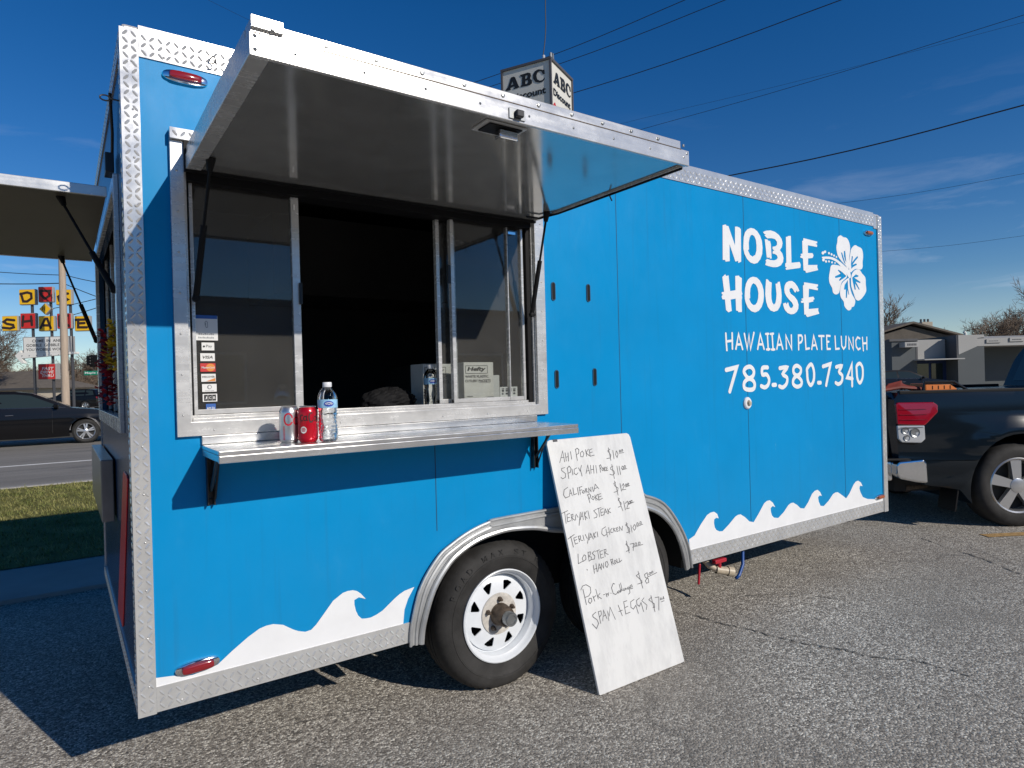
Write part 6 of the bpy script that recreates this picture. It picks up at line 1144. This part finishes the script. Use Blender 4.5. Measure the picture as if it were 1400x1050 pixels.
# ------------------------------------------------------------------ right background
gb_ = at(0, 45); GBD = thing('commercial_building', 'long low grey commercial building with blue entrance behind the pickup truck', 'building', (gb_[0], gb_[1], 0), FACE)
b = MB(); b.box(26.5, 28.24, 0, 8, 0, 3.63); b.box(28.241, 30.67, 0.6, 8, 2.2, 3.58); b.box(30.68, 32.5, -0.6, 8, 0, 3.78); b.box(32.501, 52, 2.2, 10, 0, 3.3); b.ob('wall', 'render', GBD)  # wall grey darkened so the colour stands for shade
b = MB(); b.box(26.3, 28.26, -0.1, 0.3, 3.5, 3.66); b.box(28.18, 28.30, -0.02, 0.62, 2.2, 3.62); b.box(30.60, 30.70, -0.62, 0.2, 2.2, 3.80); each(b, 'parapet_cap', 'darkwall', GBD)
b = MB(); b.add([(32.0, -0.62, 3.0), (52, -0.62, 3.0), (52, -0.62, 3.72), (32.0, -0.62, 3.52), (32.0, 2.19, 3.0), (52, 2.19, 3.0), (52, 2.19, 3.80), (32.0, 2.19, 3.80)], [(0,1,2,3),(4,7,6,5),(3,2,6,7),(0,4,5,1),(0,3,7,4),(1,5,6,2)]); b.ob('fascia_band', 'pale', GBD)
b = MB(); b.box(28.31, 30.59, 0.55, 0.598, 2.205, 3.59); b.ob('lit_parapet_face', 'pale', GBD); b = MB(); b.plate([[(30.705, 2.45), (32.0, 3.0), (32.0, 3.55), (32.49, 3.60), (32.49, 3.785), (30.705, 3.785)]], 0.05, lambda u, v, d: (u, -0.652+d, v)); b.ob('lit_parapet_face', 'pale', GBD)  # pale faces stand for sunlit parapet, the sloped edge for a shadow line
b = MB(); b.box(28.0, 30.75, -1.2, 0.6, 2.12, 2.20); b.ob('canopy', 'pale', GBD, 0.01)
b = MB(); b.box(28.2, 30.7, 0.62, 0.72, 0, 2.11); b.ob('entry', 'entry', GBD)
b = MB(); b.box(28.6, 29.4, 0.57, 0.615, 0.1, 1.9); b.box(29.6, 30.4, 0.57, 0.615, 0.1, 1.9); each(b, 'entry_door', 'carglass', GBD)
for x0, x1, z0, z1 in ((27.0, 27.95, 3.05, 3.4), (32.6, 33.6, 3.2, 3.45), (34.2, 35.2, 3.25, 3.52)):
    f_ = MB().box(x0, x1, -0.70, -0.63 if x0 > 30 else -0.005, z0, z1).ob('notice_panel', 'pale', GBD, 0.01)
    q = MB()
    for k in range(6): q.box(x0+0.16+k*0.11, x0+0.24+k*0.11, -0.706, -0.70, z0+0.1, z1-0.1)
    q.ob('panel_print', 'darkwall', f_)
b = MB(); b.tube([(33.9, 3.2, 3.7), (33.9, 3.2, 4.1), (33.8, 3.2, 4.25)], 0.10, 8); b.ob('vent_pipe', 'brightwin', GBD)
hs_ = at(0, 70); HS = thing('gabled_house', 'brown gabled house with stone chimney behind the grey building', 'house', (hs_[0], hs_[1], 0), FACE)
b = MB(); b.box(38.5, 48.1, 0, 8, 0, 5.0); b.add([(38.5, 0, 5.0), (48.1, 0, 5.0), (43.3, 0, 6.3), (38.5, 8, 5.0), (48.1, 8, 5.0), (43.3, 8, 6.3)], [(0,1,2),(5,4,3)]); b.ob('wall', 'siding', HS)
b = MB()
for s_, x0, x1 in ((1, 36.8, 43.3), (-1, 49.8, 43.3)): b.add([(x0, -0.6, 4.72), (x1, -0.6, 6.56), (x1, 8.4, 6.56), (x0, 8.4, 4.72), (x0, -0.6, 4.92), (x1, -0.6, 6.76), (x1, 8.4, 6.76), (x0, 8.4, 4.92)], [(0,1,2,3),(4,7,6,5),(0,4,5,1),(1,5,6,2),(2,6,7,3),(3,7,4,0)])
b.ob('roof', 'shingle', HS)
ck = MB().box(46.1, 47.3, 2.4, 3.4, 4.6, 6.9).ob('chimney', 'tan', HS, 0.03)
b = MB()
for x_ in (46.3, 46.7, 47.1): b.tube([(x_, 2.9, 6.9), (x_, 2.9, 7.25)], 0.11, 8)
each(b, 'chimney_pot', 'darkwall', ck)
for x_ in (39.6, 41.2): box_ob('window', 'tan', (x_, x_+1.1, -0.04, 0.0, 1.6, 2.9), HS, 0.01)
b = MB(); b.box(38.3, 41.6, -4.0, -3.9, 0, 1.3)
for k in range(22): b.box(38.3+k*0.15, 38.36+k*0.15, -4.03, -3.99, 0, 1.5)
b.ob('garden_fence', 'siding'); o = bpy.data.objects['garden_fence']; o.location = (hs_[0], hs_[1], 0); o.rotation_euler = (0, 0, FACE); tag(o, 'low brown slatted fence before the gabled house', 'fence')
GR = 'bare trees behind the grey building'
for lab, lat, dep, h_, sd, sp in (('bare tree with spreading twigs behind the house ridge', 46.5, 84, 10.4, 31, 0.7), ('bare tree rising at the trailer edge behind the gabled house', 48.5, 88, 9.0, 32, 0.8), ('broad bare tree between the chimney and the vent pipe', 61.5, 84, 9.2, 33, 0.8), ('slim bare tree left of the white vent pipe', 66.5, 86, 10.2, 34, 0.6), ('dense bare tree at the right picture edge', 72.0, 84, 12.5, 35, 0.75), ('small bare tree right of the white vent pipe', 69.5, 90, 8.5, 36, 0.7), ('low bare tree behind the chimney', 57.0, 92, 7.5, 37, 0.8)):
    bare_tree('bare_tree', lab, at(lat, dep), h_*1.22, sd, sp, 5, 0.06, GR, nb=3)

# ------------------------------------------------------------------ unseen block added behind the viewpoint, to darken shade and fill reflections
SB_ = thing('added_shop_block', 'long low blue grey block added out of view to darken shade and fill reflections', 'building', (4, -24, 0))
b = MB(); b.box(-22, 24, -8, 0, 0, 4.6); b.ob('wall', 'addedshopwall', SB_)
b = MB(); b.box(-22.2, 24.2, -8.2, 0.15, 4.6, 4.9); b.ob('parapet_cap', 'darkwall', SB_)
for k in range(7): 
    wn = box_ob('window', 'carglass', (-19+k*6, -16.4+k*6, 0.0, 0.03, 0.9, 2.7), SB_); q = MB(); q.plate([rect(-19.1+k*6, -16.3+k*6, 0.8, 2.8), rect(-19+k*6, -16.4+k*6, 0.9, 2.7)], 0.06, lambda u, v, d: (u, d, v)); q.ob('frame', 'brightwin', wn)  # windows and frames of the added block
